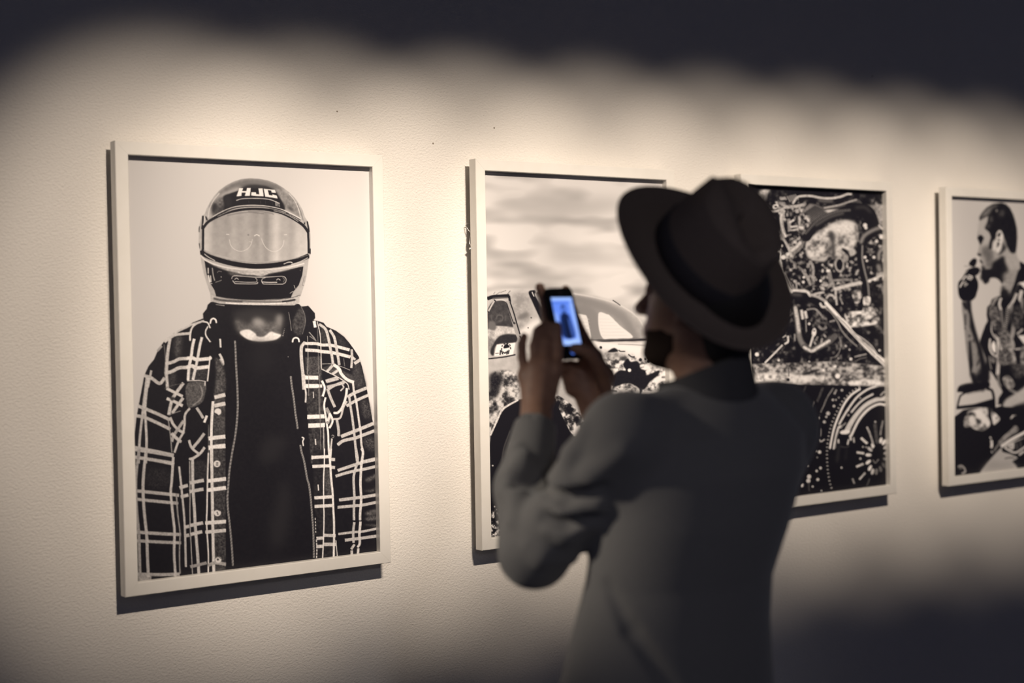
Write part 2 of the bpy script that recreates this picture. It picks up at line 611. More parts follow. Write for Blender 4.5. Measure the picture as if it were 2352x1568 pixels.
    A().poly('330 640 420 560 560 480 600 640 570 760 400 850 380 760', .36, 4, grain=.18, cell=5)
    A().poly('370 650 440 600 460 690 400 770 385 820', .16, 2.5)
    A().poly('470 690 580 640 600 770 420 830', .24, 3, grain=.1)
    A().poly('575 480 700 420 850 365 960 300 1080 275 1220 280 1380 310 1520 400 1600 520 1665 630 1668 730 1500 700 1200 645 900 660 700 710 590 760 585 620', .07, 1.5)
    A().poly('860 330 1000 270 1300 290 1500 360 1300 340 1000 320', .22, 3)
    A().stroke('620 440 740 400 830 372', 7, .6)
    A().poly('590 490 700 470 720 640 620 660', .13, 3)
    A().polys('''.93 858 332 930 330 912 378 985 378 1000 325 1066 325 1050 468 958 468 974 410 904 410 898 470 808 478
.93 1203 332 1280 332 1298 478 1110 468 1072 460 1078 402 1160 402 1165 436 1217 440
.93 1298 338 1500 360 1520 414 1440 410 1435 373 1374 365 1394 448 1456 462 1456 438 1535 462 1553 516 1325 482''')
    A().polys('''.55 1505 575 1582 602 1592 668 1512 648''', grain=.3)
    A().lines('''8:.1 1530 590 1540 655
8:.1 1560 600 1570 660''')
    A().lines('''14:.85 806 550 900 522 1050 513 1250 516 1400 532 1500 566 1582 602
6:.35 1030 560 1035 600
6:.35 1245 560 1248 610
5:.3 1330 540 1335 620
5:.3 1450 560 1460 630''', grain=0)
    A().poly('1720 660 1800 680 1840 750 1760 710', .3, 2)
    A().lines('''16:.78 300 860 320 720 390 560 500 420
10:.85 1750 420 1860 560 1930 720 1960 850
12:.45 1900 600 1960 740 2010 900''', grain=.05)
    # visor
    visor = np.vstack([A().P('215 1050 300 960 420 895 600 820 850 765 1200 745 1450 775 1700 850 1900 950 2060 1090 2095 1200 2098 1490'),
                       B().P('2090 190 1900 245 1600 295 1300 322 1000 308 700 255 450 185 230 105')])
    s.at(0, 0, 1)
    visor = np.c_[visor[:, 0]/s.sc+s.x0, visor[:, 1]/s.sc+s.y0]

    def vt(X, Y):
        u = (X-440)*7.84
        t = .66 + .13*np.clip((np.abs(u-1150)-620)/350, 0, 1)
        t = t + .14*np.exp(-((u-1535)/75)**2) - .06*np.exp(-((u-1340)/60)**2) - .05*np.exp(-((u-1180)/50)**2) - .05*np.exp(-((u-450)/160)**2)
        return t + .02*np.sin(u/37.) + .03*np.clip((Y-560)/60, -1, 1)
    s.poly(visor, vt, smooth=False, grain=.035, cell=9)
    A().stroke('640 820 850 780 1050 762 1300 790', 10, .35, soft=1)
    A().stroke('1020 745 1200 740 1400 770 1480 800', 12, .4, soft=1)
    A().lines('''8:.88 682 1255 700 1340 760 1420 885 1467 1010 1420 1070 1340 1096 1250
8:.88 1260 1238 1290 1320 1350 1410 1450 1465 1560 1450 1640 1370 1664 1265
14:.92 1130 1188 1175 1166 1222 1190
10:.9 625 1160 676 1163
10:.9 1668 1168 1718 1165
8:.84 1040 1290 1080 1300''', grain=0)
    A().dots('1022 1170 16', .5)
    # visor rims
    A().lines('''46:.05 205 1050 290 945 400 875 560 800 760 740 1000 705 1200 700 1400 722 1600 770 1760 840 1900 920 2020 1010 2098 1120
40:.05 208 1040 206 1250 206 1540
36:.05 2098 1110 2106 1300 2110 1500
14:.88 385 842 500 775 650 705 800 660 1000 638 1200 638 1400 658 1600 702 1750 765 1850 815 1965 878
10:.08 400 850 520 792 660 728 810 684 1000 662 1200 660 1400 680 1600 724 1750 784
9:.8 470 835 660 750 810 704 1000 680 1200 676 1400 690
12:.7 1480 735 1640 775 1800 850 1920 930
10:.06 1700 775 1850 840 1960 905
30:.06 205 830 200 950 190 1060
24:.06 255 840 280 905
26:.06 2085 930 2100 1020 2112 1110
20:.06 2040 935 2032 980
18:.06 138 1015 130 1120
22:.06 132 1325 140 1385 132 1440
16:.06 2138 1420 2136 1515
12:.85 240 840 230 920 210 990
14:.6 1990 890 2060 960''', grain=0)
    # chin bar
    B().polys('''.055 232 300 400 385 700 465 1000 530 1200 550 1500 515 1800 445 2012 405 1992 560 1930 740 1830 862 1788 965 1600 988 1200 1006 900 998 600 968 442 938 412 830 332 702 275 552''')
    B().poly('300 350 560 420 850 480 1200 485 1500 470 1950 395 1700 480 1420 535 1250 590 1120 565 960 560 780 520 600 470', .72, 1.5, grain=.2, cell=5, ay=.4)
    B().poly('660 500 860 545 1000 570 900 580 700 560', .35, 2, grain=.15)
    B().lines('''86:.05 170 150 260 205 400 260 700 345 1000 392 1250 402 1600 368 1900 296 2110 215
40:.06 200 90 205 190
10:.55 210 105 300 170 500 242 800 305 1100 336 1300 340 1600 310 1900 258 2090 200
26:.85 165 205 250 290 400 362 600 418 850 452 1200 466 1500 452 1800 408 2030 352
16:.8 232 180 300 235 420 300
14:.9 1660 362 1740 330 1800 330 1812 345
14:.8 1800 368 1950 320 2090 250
10:.8 1140 352 1170 352''', grain=.05)
    B().lines('''12:.88 720 628 742 585 800 573 1000 588 1200 600 1400 595 1600 582 1668 592 1702 632 1692 690 1640 726
14:.85 742 660 772 700 820 715 1150 718 1192 690
12:.85 775 678 1000 690 1160 688
12:.8 1150 615 1180 645 1165 690
14:.85 1258 660 1285 712 1330 722 1640 724
16:.92 1268 685 1400 692 1540 690
12:.8 1262 660 1280 625 1330 610
10:.6 1640 600 1672 640 1650 690
12:.9 775 640 810 615 846 642
12:.9 1530 650 1560 628 1598 652
30:.05 800 655 1130 660
28:.05 1310 650 1500 652
26:.75 298 430 300 530
22:.6 372 430 390 560 415 660
26:.85 300 560 320 640 335 690
20:.8 340 570 352 680
10:.7 430 690 490 672 545 650
10:.6 460 520 490 490 540 500
16:.85 530 590 538 600
14:.85 340 712 375 715
10:.5 2030 590 2010 680 1995 740 2030 740 2045 660
12:.6 2040 590 2065 585
10:.85 1845 745 1865 800
10:.85 1770 890 1830 850
8:.6 1955 470 1960 480''', grain=.05)
    B().polys('''.72 338 905 440 950 700 990 1100 1014 1500 1010 1800 980 1962 925 1945 1050 1850 1104 1500 1108 1000 1098 600 1082 400 1042 345 1000''', grain=.12)
    B().stroke('410 985 520 1010 700 1025 900 1035', 34, .25, soft=1.2, grain=.15)
    B().stroke('900 1025 1200 1040 1600 1040 1850 1005', 18, .3, soft=1)
    B().stroke('1640 1040 1760 1025 1860 1005', 26, .1, soft=.6)
    B().stroke('440 940 700 985 1100 1008 1500 1004 1790 970 1960 920', 10, .3)
    B().lines('''20:.95 620 1060 900 1075 1200 1080 1500 1075 1700 1060
16:.9 360 1040 420 1078 470 1090''')
    s.set_clip()
    B().stroke('440 1090 580 1110 575 1105', 12, .7)
    return s
def art_car():
    s = Sheet(1108, 385, 1550, 1245, .8)
    H, W = s.h, s.w
    n = blur(fbm(H, W, 90, 5, .28, 2), 5)
    s.a[:] = .84-.20*np.clip((n-.38)*2.2, 0, 1)
    P = lambda: s.at(1100, 390, 5.2267)
    Q = lambda: s.at(1080, 600, 5.6)
    R = lambda: s.at(1360, 780, 9.8)
    S = lambda: s.at(1080, 860, 4.3556)
    P().poly('300 340 900 380 1500 330 1800 420 1300 560 700 560 250 480', .7, 14)
    P().poly('700 720 1300 760 1700 860 1200 900 700 830', .86, 12)
    P().poly('900 960 1500 980 1800 1080 1300 1140 900 1050', .72, 12)
    P().poly('800 1180 1500 1160 1800 1220 1400 1270 900 1240', .88, 10)
    # car body, cabin roof
    body = '200 400 380 360 560 345 900 365 1150 380 1320 402 1600 447 1850 515 2000 592 2150 700 2230 800 2310 1000 2700 1100 2700 3700 100 3700 100 420'
    Q().poly(body, .72, .6, smooth=False, grain=.06, cell=12)
    Q().poly('200 400 380 370 560 355 900 372 1320 410 1600 455 1320 450 900 430 560 400 200 440', .82, 4)
    Q().poly('540 420 740 400 760 700 640 940 520 640', .62, 8, grain=.12, cell=8)
    Q().ell(680, 705, 80, 38, .45, -.4, 3); Q().ell(640, 500, 60, 40, .55, -.4, 4)
    Q().poly('640 900 850 740 900 800 720 960', .9, 4)
    # side window
    Q().poly('225 640 300 520 460 512 505 620 565 840 330 830 320 882 225 872', .24, 1, grain=.08, cell=6)
    Q().stroke('335 735 350 700 390 690 420 715 410 760 370 770', 16, .36, soft=1); Q().stroke('270 690 280 760 300 770', 14, .34, soft=1); Q().stroke('455 700 450 760', 14, .34, soft=1)
    Q().poly('225 890 340 835 560 852 605 930 480 940 350 990 280 1110 250 1200 225 1200', .72, 1, grain=.2, cell=6)
    Q().poly('230 1000 320 1010 290 1120 250 1170 230 1180', .5, 2, grain=.12)
    Q().poly('240 775 320 785 325 880 240 870', .4, 1.5)
    Q().poly('258 1170 290 1080 350 985 420 945 520 935 600 955 580 1045 345 1070 300 1210', .16, 1.2, grain=.05)
    Q().poly('342 1070 582 1043 552 1202 308 1216', .93, .5, smooth=False)
    Q().stroke('402 1140 415 1080 465 1055 510 1075 520 1125', 12, .08, dash=(26, 14))
    Q().poly('430 1118 440 1080 470 1062 500 1085 502 1105', .07, .4)
    Q().lines('''16:.1 390 1145 385 1200
16:.1 405 1150 418 1195
14:.1 425 1165 445 1180 465 1165
16:.1 480 1150 470 1195
14:.1 500 1140 490 1190
8:.3 325 1185 365 1180''', grain=0)
    Q().lines('''44:.06 225 478 300 455 400 448 500 445
20:.35 290 478 400 468 480 465
26:.06 500 445 512 520
12:.8 300 505 400 495 465 515
50:.62 488 520 550 740 610 930 640 1000 690 1170
14:.07 512 520 560 660 600 800 640 935
10:.07 470 540 530 720 560 800
26:.06 225 650 265 580 320 500
22:.75 235 640 280 560 310 510
14:.1 640 960 680 1040 690 1120 670 1170''', grain=.04)
    Q().lines('8:.4 480 420 515 378\n6:.4 300 420 320 395\n6:.4 340 425 380 395\n6:.35 390 400 460 375', grain=0)
    Q().dots('570 795 14 785 725 9 745 855 8', .2)
    Q().poly('752 395 830 372 842 400 838 450 1000 705 950 765 908 745 800 520', .055, .8)
    Q().poly('850 400 1010 450 1020 720 990 700 870 500', .5, 1, grain=.2, cell=4)
    Q().poly('920 500 1000 480 1010 520 960 540', .95, 1); Q().lines('10:.1 860 400 940 430 1010 450\n16:.75 795 395 820 450\n12:.6 900 520 950 620 1000 700', grain=0)
    # rear window
    Q().poly('1330 440 1600 490 1850 560 2000 640 2150 760 2230 880 2270 990 1450 1012 1330 500', .6, 5, grain=.05, cell=12)
    Q().stroke('1330 480 1600 545 1850 650 2000 770 2110 985', 110, .52, soft=4)
    Q().stroke('1330 415 1600 462 1850 530 2000 605 2150 715 2240 850', 16, .82, soft=1)
    Q().poly('1300 600 1600 600 1700 1000 1400 1005', .52, 4)
    Q().polys('''.88 1345 692 1470 688 1500 710 1520 790 1552 1002 1450 1008 1430 940 1370 900
.88 1648 675 1760 680 1800 700 1920 820 2090 985 1715 1000''', soft=.6, smooth=True)
    for k in range(6):
        Q().stroke([(1370+k*5, 740+k*46), (1530+k*4, 742+k*45)], 5, .78)
        Q().stroke([(1660+k*8, 740+k*42), (1800+k*44, 742+k*42)], 5, .8)
    Q().lines('10:.15 1835 500 1880 530 1930 565', grain=0)
    # belt line, rear deck
    Q().lines('''34:.06 1440 1030 1800 1015 2330 1000
10:.5 1460 1022 1800 1008 2300 990
18:.85 1450 1056 1800 1052 2290 1050
12:.07 1900 1066 2100 1072 2330 1095
14:.07 235 1252 420 1232 580 1200''', grain=0)
    Q().poly('1440 1065 1900 1072 2100 1085 2330 1110 2400 1250 2350 1800 1500 2400 1450 1700', .88, 1, grain=.06)
    # burnt metal
    R().rough('120 430 420 320 850 300 1100 430 1700 440 1700 1100 1100 1560 550 1568 250 1180', 9, .12, 1., .42, 3., 11)
    R().poly('100 100 1200 120 1500 380 1100 350 800 300 400 250 150 260', .93, 5)
    R().rough('100 270 350 270 760 330 900 400 400 400 120 380', 10, .3, .8, .45, 2., 5, soft=5)
    R().dots('195 175 32', .12)
    R().polys('''.08 340 950 450 820 620 690 760 690 700 560 800 420 870 495 1030 490 1085 640 1200 700 1230 800 1500 690 1480 800 1300 950 1180 1115 1080 1112 1000 1050 900 1000 830 980 700 985 600 1030 450 1035
.09 415 220 500 185 575 230 570 265 450 280 350 275
.12 225 660 290 590 380 560 430 620 330 700 240 740''', soft=.8, smooth=True, grain=.05)
    R().lines('''55:.95 265 1105 300 980 345 890
50:.95 400 790 480 720 580 665
20:.7 580 655 650 640
60:.07 1095 1110 1100 1240 1085 1370
26:.1 820 330 880 380 960 385
22:.1 600 235 640 260 740 262
40:.1 260 1130 420 1150 560 1170''', grain=.05)
    R().dots('840 685 45 1090 450 38 1205 430 26 1270 480 34 1490 500 35', .1); R().dots('840 685 40 1500 650 30 1360 1060 30 1380 935 30 1670 590 26', .95)
    R().polys('''.95 1080 570 1170 545 1160 600 1090 610
.95 1220 540 1290 560 1285 640 1200 680 1110 640 1180 610
.95 1210 700 1330 660 1320 700 1250 740 1310 745 1240 775
.97 1510 480 1690 480 1680 560 1600 620 1590 700 1540 680 1560 600
.95 1450 860 1560 780 1590 800 1560 860 1650 870 1690 950 1580 940 1480 1000 1410 1060 1440 950
.95 1120 1180 1300 1160 1330 1250 1180 1330 1110 1320
.97 760 1350 840 1280 900 1350 800 1440
.97 980 1360 1040 1270 1050 1370 1000 1400''', soft=.5, smooth=True)
    R().poly('330 1200 700 1200 800 1250 650 1400 550 1500 400 1330', .93, 5, grain=.1)
    # front wing, wheel arch, ground
    S().rough('200 20 480 0 470 260 330 330 250 470 190 620', 12, .08, .9, .5, 3., 21)
    S().poly('200 0 330 10 300 130 260 230 200 200', .12, 4, grain=.15)
    S().poly('205 620 260 490 330 350 470 255 900 250 1200 700 1300 1568 210 1568', .06, 1)
    S().stroke('205 600 262 475 330 345 475 255', 20, .85, grain=.25)
    S().stroke('385 910 395 720 440 620', 14, .95); S().stroke('320 960 330 760 400 560', 8, .4, soft=1)
    S().rough('850 240 930 240 1180 470 1040 620', 10, .06, 1., .5, 4., 31, soft=.6)
    S().rough('205 1395 330 1380 600 1450 1600 1450 1900 1680 200 1680', 5, .04, .95, .58, 6., 41, soft=2)
    S().dots('225 910 9 245 1320 9 265 1350 6', .8)
    return s
def art_engine():
    s = Sheet(1706, 412, 2056, 1150, .07)
    H, W = s.h, s.w
    T = lambda: s.at(1640, 360, 4.9)
    U = lambda: s.at(1720, 620, 7.)
    V = lambda: s.at(1760, 810, 7.686)
    Wh = lambda: s.at(1820, 930, 6.817)
    T().rough('340 420 1940 420 1940 2250 340 2250', 9, .05, .5, .66, 4., 7)
    T().rough('620 480 1040 520 1040 1500 700 1500 560 900', 8, .05, .9, .6, 4.5, 9, soft=6)
    T().rough('1040 1120 1600 1080 1620 1500 1060 1600', 7, .05, .85, .62, 4.5, 13, soft=5)
    T().rough('1740 560 1930 540 1935 1450 1750 1400', 7, .05, .8, .63, 4.5, 17, soft=4)
    T().poly('390 330 2000 380 2000 480 1500 400 1000 420 640 400 600 600 400 500', .06, 6)
    T().poly('470 452 530 372 632 372 600 420 540 490 510 480', .75, 2, grain=.25)
    T().poly('530 440 600 420 580 500 540 510', .5, 2)
    # plates
    T().poly('985 650 1060 540 1110 530 1240 580 1370 640 1160 765 1010 740', .5, 1.5, grain=.1)
    for k in range(12):
        T().stroke([(1000+k*12, 640-k*8), (1130+k*20, 760-k*10)], 9, .12)
    T().poly('1035 970 1120 880 1260 790 1440 710 1560 730 1610 790 1620 920 1560 1030 1480 1050 1400 1160 1300 1120 1240 1180 1100 1160 1045 1110', .72, 2)
    T().rough('1040 980 1260 800 1440 720 1600 780 1620 920 1540 1040 1380 1150 1290 1110 1100 1160', 14, .2, .9, .42, 2.5, 23, soft=2)
    T().poly('1300 760 1580 740 1570 860 1320 850', .85, 4, grain=.15)
    T().poly('1290 850 1350 860 1360 1060 1330 1090 1320 980', .25, 3)
    T().poly('1600 565 1840 535 1905 560 1905 720 1820 750 1780 640 1680 600', .62, 2, grain=.25, cell=6)
    T().poly('1240 590 1430 600 1330 650', .8, 2)
    T().rough('960 640 1060 660 1080 800 1010 900 950 760', 8, .1, .95, .5, 4., 29)
    # top hose
    T().stroke('890 520 950 455 1080 450 1200 480 1300 490 1420 470 1520 430', 74, .08)
    T().stroke('890 520 945 452 1080 440 1200 462 1310 468 1420 450 1500 420 1540 420', 26, .82, grain=.25)
    T().stroke('1180 490 1260 500 1330 500', 30, .4, soft=2)
    T().stroke('1240 580 1400 552 1540 510 1600 490 1645 525', 44, .3); T().stroke('1240 575 1400 545 1540 500 1600 485', 16, .7, grain=.2)
    for k in range(5):
        T().stroke([(825+k*22, 445-k*5), (860+k*22, 505-k*6)], 10, .75)
    T().polys('.65 735 455 800 448 830 480 745 490\n.6 732 500 800 510 790 545 735 540', grain=.25)
    # ribbed dark hose
    T().stroke('1045 900 1090 830 1160 760 1300 680 1430 640 1540 630', 100, .1); T().stroke('1540 590 1650 600 1740 640 1790 780', 150, .085)
    T().stroke('1030 860 1150 730 1290 650 1420 610 1530 600', 30, .5, dash=(9, 9))
    T().stroke('1150 770 1300 680 1450 635', 30, .3, soft=1.5); T().stroke('1600 570 1700 570 1760 620', 24, .28, soft=3)
    # pipes
    T().stroke('1925 800 1800 850 1690 930 1655 1050 1665 1200 1695 1350 1720 1580', 92, .075)
    T().stroke('1910 780 1780 830 1690 890 1655 960', 40, .55, soft=2); T().stroke('1855 770 1910 830', 16, .85)
    T().stroke('1670 1000 1670 1150 1700 1300 1730 1420 1745 1560', 18, .6, soft=1)
    T().stroke('1925 1020 1860 1090 1850 1180 1865 1270', 66, .1); T().stroke('1910 1015 1860 1080 1855 1150', 34, .6, soft=2); T().stroke('1850 1230 1865 1280', 50, .5, soft=2)
    T().lines('''50:.7 782 600 758 700 765 800 800 905
20:.85 765 640 750 720 770 830 810 900
34:.72 850 562 930 555 1015 538
30:.75 745 600 790 575 830 560
70:.5 862 1082 930 1040 990 965
34:.85 870 1060 930 1010 975 960
30:.75 700 895 780 935 840 1030 870 1130
22:.8 705 1055 745 1080 740 1180
36:.85 740 1180 755 1280 800 1400 840 1480 880 1580
24:.45 800 1330 840 1430 880 1540
30:.6 1050 1245 1085 1190 1118 1260 1110 1400
24:.5 940 1230 1020 1300 1080 1400
18:.5 840 1130 900 1200 930 1260
50:.45 1295 1290 1310 1380 1340 1450
30:.95 1265 1280 1305 1285
24:.6 1300 1450 1340 1420 1350 1480 1320 1510
40:.72 1360 1490 1500 1450 1650 1412
28:.5 1350 1392 1470 1382 1560 1388
22:.8 1740 1400 1800 1370 1900 1330
16:.7 1830 1340 1890 1305 1905 1350
16:.5 1590 770 1600 900 1630 950
40:.6 840 700 850 800 850 880
24:.85 850 740 900 710
24:.85 860 790 940 780
20:.8 860 830 950 815
30:.1 830 860 900 850 950 900
40:.7 930 590 940 630''', grain=.2)
    T().stroke('1415 1135 1370 1180 1375 1250 1415 1290 1450 1260 1450 1180 1415 1140', 24, .6, grain=.2); T().ell(1413, 1212, 34, 62, .05)
    T().ell(1480, 1140, 34, 50, .55, 0, 1, grain=.2); T().ell(1555, 1070, 40, 45, .7, 0, 1, grain=.25); T().poly('1440 1030 1500 1050 1520 1110 1460 1070', .08, 1)
    T().ell(690, 560, 40, 26, .9, -.4); T().ell(695, 562, 18, 10, .1)
    T().stroke('605 612 660 620 725 605', 26, .8)
    T().dots('1700 770 24 1710 800 18 1885 900 26 1830 950 18 1912 1160 20 1810 1380 18 1912 1360 18 1005 1410 16 1010 1355 14 1200 1395 16 1700 1130 18 1720 1170 14 1800 1130 18 1910 1010 12 760 1000 16 780 1130 26 830 1095 20', .9)
    T().rough('1560 1510 1660 1510 1650 1600 1570 1600', 8, .2, .9, .5, 4., 3, soft=.5)
    # lower engine
    U().stroke('650 400 800 400 950 430 1050 470 1180 540', 150, .07)
    U().stroke('650 345 740 328 850 335 940 350 985 410', 46, .88, soft=.5, grain=.15); U().stroke('660 380 720 390 840 400', 40, .4, soft=3)
    U().stroke('1000 400 1110 430 1240 505', 48, .66, soft=.5, grain=.15); U().stroke('1020 400 1120 370 1200 360', 34, .75, grain=.2)
    U().stroke('515 40 560 150 620 270 680 350', 44, .92); U().stroke('590 90 650 200 700 310', 14, .6); U().stroke('760 170 770 300', 26, .65)
    U().stroke('870 20 930 110 990 230', 46, .6, grain=.3); U().stroke('1000 130 1050 220', 18, .4)
    U().stroke('1290 40 1310 110 1340 180', 50, .55, dash=(12, 8))
    U().stroke('740 600 765 720 785 850 800 1000 825 1110 880 1210 940 1265 1010 1285 1100 1250 1200 1200 1300 1140 1385 1060', 95, .35, grain=.1)
    U().stroke('745 610 772 740 790 870 805 1000', 55, .8, grain=.25); U().stroke('800 1010 825 1110 870 1200', 60, .6, dash=(14, 9))
    U().stroke('890 1240 960 1280 1020 1300 1100 1250 1200 1195 1290 1140', 46, .85, grain=.25, soft=.5)
    U().lines('''46:.85 845 640 868 790
46:.85 905 660 930 775
20:.6 915 790 925 990
30:.55 930 640 1040 622 1110 660 1190 760
34:.5 1190 760 1250 790
26:.6 1300 830 1380 810
40:.5 1120 900 1180 950 1250 920
30:.6 1200 1030 1240 1080
30:.7 1050 1150 1070 1190
26:.6 1075 1130 1110 1070
36:.6 1160 1180 1180 1100
34:.7 1390 300 1400 420 1415 560
20:.6 1460 430 1510 550
12:.6 1448 1060 1480 1160 1475 1250 1440 1340 1390 1395 1310 1410
26:.92 258 1492 400 1350 540 1205
30:.92 575 1190 630 1150 628 1060
26:.7 540 1080 600 1050
24:.6 735 1030 740 1140
40:.45 2150 250 2170 400
20:.7 1700 1395 1800 1370 1890 1350
12:.5 1700 1480 1780 1430 1900 1400
26:.9 2180 1010 2190 1070 2215 1100''', grain=.2)
    U().ell(1050, 1000, 36, 68, .95, .1); U().dots('1050 975 14', .06); U().stroke('1040 1040 1015 1120 985 1220', 34, .88)
    U().stroke('1250 450 1290 405 1350 410 1380 460', 34, .72, grain=.2); U().ell(1310, 480, 40, 22, .3, 0, 2)
    U().stroke('1390 300 1550 262 1700 232 1800 208', 48, .78, grain=.2)
    U().rough('1540 700 1700 660 1820 650 1850 590 1960 590 2040 610 2090 700 2080 850 1860 900 1620 915', 9, .1, 1., .45, 3.5, 33, soft=1)
    U().rough('1845 440 1950 432 1945 555 1850 565', 10, .4, 1., .4, 3., 35, soft=.4); U().rough('1690 350 1795 345 1780 515 1700 522', 8, .2, .9, .45, 3., 37, soft=.4)
    U().dots('970 865 22 130 1355 34 2030 145 26 2175 115 26 1940 175 26 880 190 18 885 115 18 480 1450 20 1560 1220 14 1640 1430 24 1620 1280 14 970 1480 20 1440 1420 10 2100 1290 20', .92)
    for pts, w, t in (('1240 530 1400 700 1550 880 1700 1040 1850 1200 2000 1350 2130 1470 2210 1545', 54, .93), ('1500 790 1600 900 1640 960', 40, .93), ('1850 1180 1950 1270 2060 1370 2230 1490', 46, .93),
                      ('1230 605 1330 690 1420 820 1500 980 1620 1120 1740 1225', 22, .55), ('1700 1022 1850 1115 1960 1210 2050 1330', 22, .75), ('1150 540 1180 590 1230 590', 40, .8)):
        U().stroke(pts, w, t, grain=.08)
    U().lines('9:.1 1420 740 1580 900 1720 1070 1900 1230 2030 1370\n8:.15 2060 1390 2140 1470 2200 1540', grain=0)
    # bumper
    V().poly('-420 200 100 185 600 175 1000 150 1300 158 1700 190 2145 240 2145 600 1300 572 900 562 300 556 -420 500', .45, .8, smooth=False)
    V().rough('-420 190 600 178 1000 155 1300 165 2145 245 2145 600 1300 572 -420 550', 8, .12, .85, .48, 2.4, 51, ay=.8, soft=.6, smooth=False)
    V().rough('-400 380 150 360 400 370 1040 410 1030 500 300 540 -400 520', 9, .5, 1., .42, 3., 53, soft=3)
    V().rough('1500 500 1900 470 2100 540 2090 580 1500 570', 7, .5, 1., .4, 3., 55, soft=2)
    V().poly('640 370 900 290 930 310 700 390', .12, 1.5); V().dots('385 475 30', .08); V().dots('1260 410 44 1215 240 24 1010 305 26', .97)
    V().lines('14:.15 390 260 400 420\n8:.3 1040 420 1030 540', grain=0)
    V().poly('-420 575 300 560 1300 575 2145 600 2145 1800 -420 1800', .06, .6, smooth=False)
    # wheel
    V().lines('''22:.3 700 590 650 700
40:.25 1000 620 900 860
22:.5 1185 620 1080 780 1020 920 960 1050
18:.45 850 860 800 960
34:.6 1240 650 1200 730
14:.25 950 1090 900 1250 860 1450''', grain=.3)
    V().dots('1335 660 22 1175 830 22 1195 940 24 930 1150 18 1025 1220 28 1090 1070 36 1060 1130 22 1230 830 16 1280 790 14 870 1340 12 960 1360 14 1660 800 14 1445 1005 22 1450 1100 18', .75)
    bead = 'M'
    V().stroke('1650 600 1560 650 1480 710 1400 790 1330 880 1270 990 1210 1110 1160 1240 1120 1380 1090 1530 1078 1640 1072 1760 1074 1880 1080 2000 1095 2140 1120 2280 1150 2380', 34, .8, dash=(20, 46))
    V().stroke('1650 640 1500 745 1380 900 1275 1120 1195 1340 1145 1568 1125 1680', 36, .96); V().stroke('1960 590 1800 640 1610 775 1460 970 1360 1130 1290 1255', 36, .9)
    V().stroke('2140 590 2060 575 1960 590', 24, .7, grain=.2); V().stroke('1330 1290 1270 1330 1210 1568 1190 1690', 34, .9); V().stroke('1290 1360 1240 1500 1225 1680', 18, .5)
    V().stroke('1880 730 1720 820 1600 930 1505 1045', 34, .85)
    V().stroke('2145 800 1960 840 1790 920 1640 1060 1520 1220 1440 1360', 110, .82, grain=.1); V().stroke('2145 870 1980 870 1790 960 1650 1100 1530 1290 1470 1440', 26, .06); V().stroke('2145 935 2000 905 1850 965 1720 1080 1610 1230 1500 1460', 44, .9)
    V().poly('1920 620 2140 620 2140 660 2050 780 1930 760', .06, 1); V().stroke('2020 750 2080 690 2140 660', 26, .7); V().stroke('2120 780 2100 830', 40, .7)
    V().ell(1390, 1400, 90, 40, .95, -.1); V().ell(1300, 1310, 40, 22, .9); V().stroke('1320 1310 1400 1240', 26, .6, grain=.2)
    Wh().ell(810, 540, 80, 85, .06); Wh().stroke('760 650 830 660 890 640', 10, .35); Wh().stroke('720 545 722 590', 26, .9); Wh().stroke('880 545 865 610', 26, .85); Wh().stroke('905 480 915 540', 34, .85); Wh().stroke('960 515 965 580', 26, .7, grain=.3)
    Wh().stroke('740 620 720 720 700 880', 34, .22, soft=3); Wh().stroke('850 680 830 850', 26, .18, soft=3)
    for x, y, r in ((1215, 690, .8), (1190, 780, .95), (1188, 892, 1), (1215, 985, 1), (1255, 1042, .85), (1315, 1042, .5), (1378, 1000, .4), (1432, 940, .35), (1465, 850, .5), (1473, 750, .65), (1462, 655, .75), (1432, 582, .95), (1385, 552, .95), (1262, 642, .95)):
        a = math.atan2(y-785, x-1325)
        Wh().ell(x, y, 50, 26, r*.97, a, .5, grain=.12)
    Wh().lines('''40:.9 1075 515 1170 600
38:.85 1008 740 1122 755
36:.85 1000 965 1112 920
30:.8 1050 1162 1140 1060
30:.65 1170 350 1215 450 1262 600
50:.3 1290 290 1310 440 1325 600
28:.55 1418 245 1395 350 1378 470
22:.55 1495 385 1465 475
24:.3 1210 1150 1165 1270
30:.6 940 1150 970 1230''', grain=.2)
    Wh().dots('1065 838 18 1105 655 14 1155 658 12 1298 262 16 1170 352 14', .8)
    Wh().ell(1315, 790, 72, 150, .055); Wh().stroke('1265 865 1300 905 1345 855', 20, .5, grain=.3)
    Wh().dots('425 735 28 440 985 22 380 1030 20 398 1165 24 262 1120 34 250 1185 34 240 950 14 770 980 16 318 1275 16 150 1260 26 165 1240 14 455 1340 12 375 720 12 390 820 10', .88)
    Wh().stroke('420 545 450 570 500 540', 22, .8); Wh().stroke('445 380 440 480', 26, .45, grain=.3); Wh().stroke('255 1220 262 1340', 22, .3)
    return s
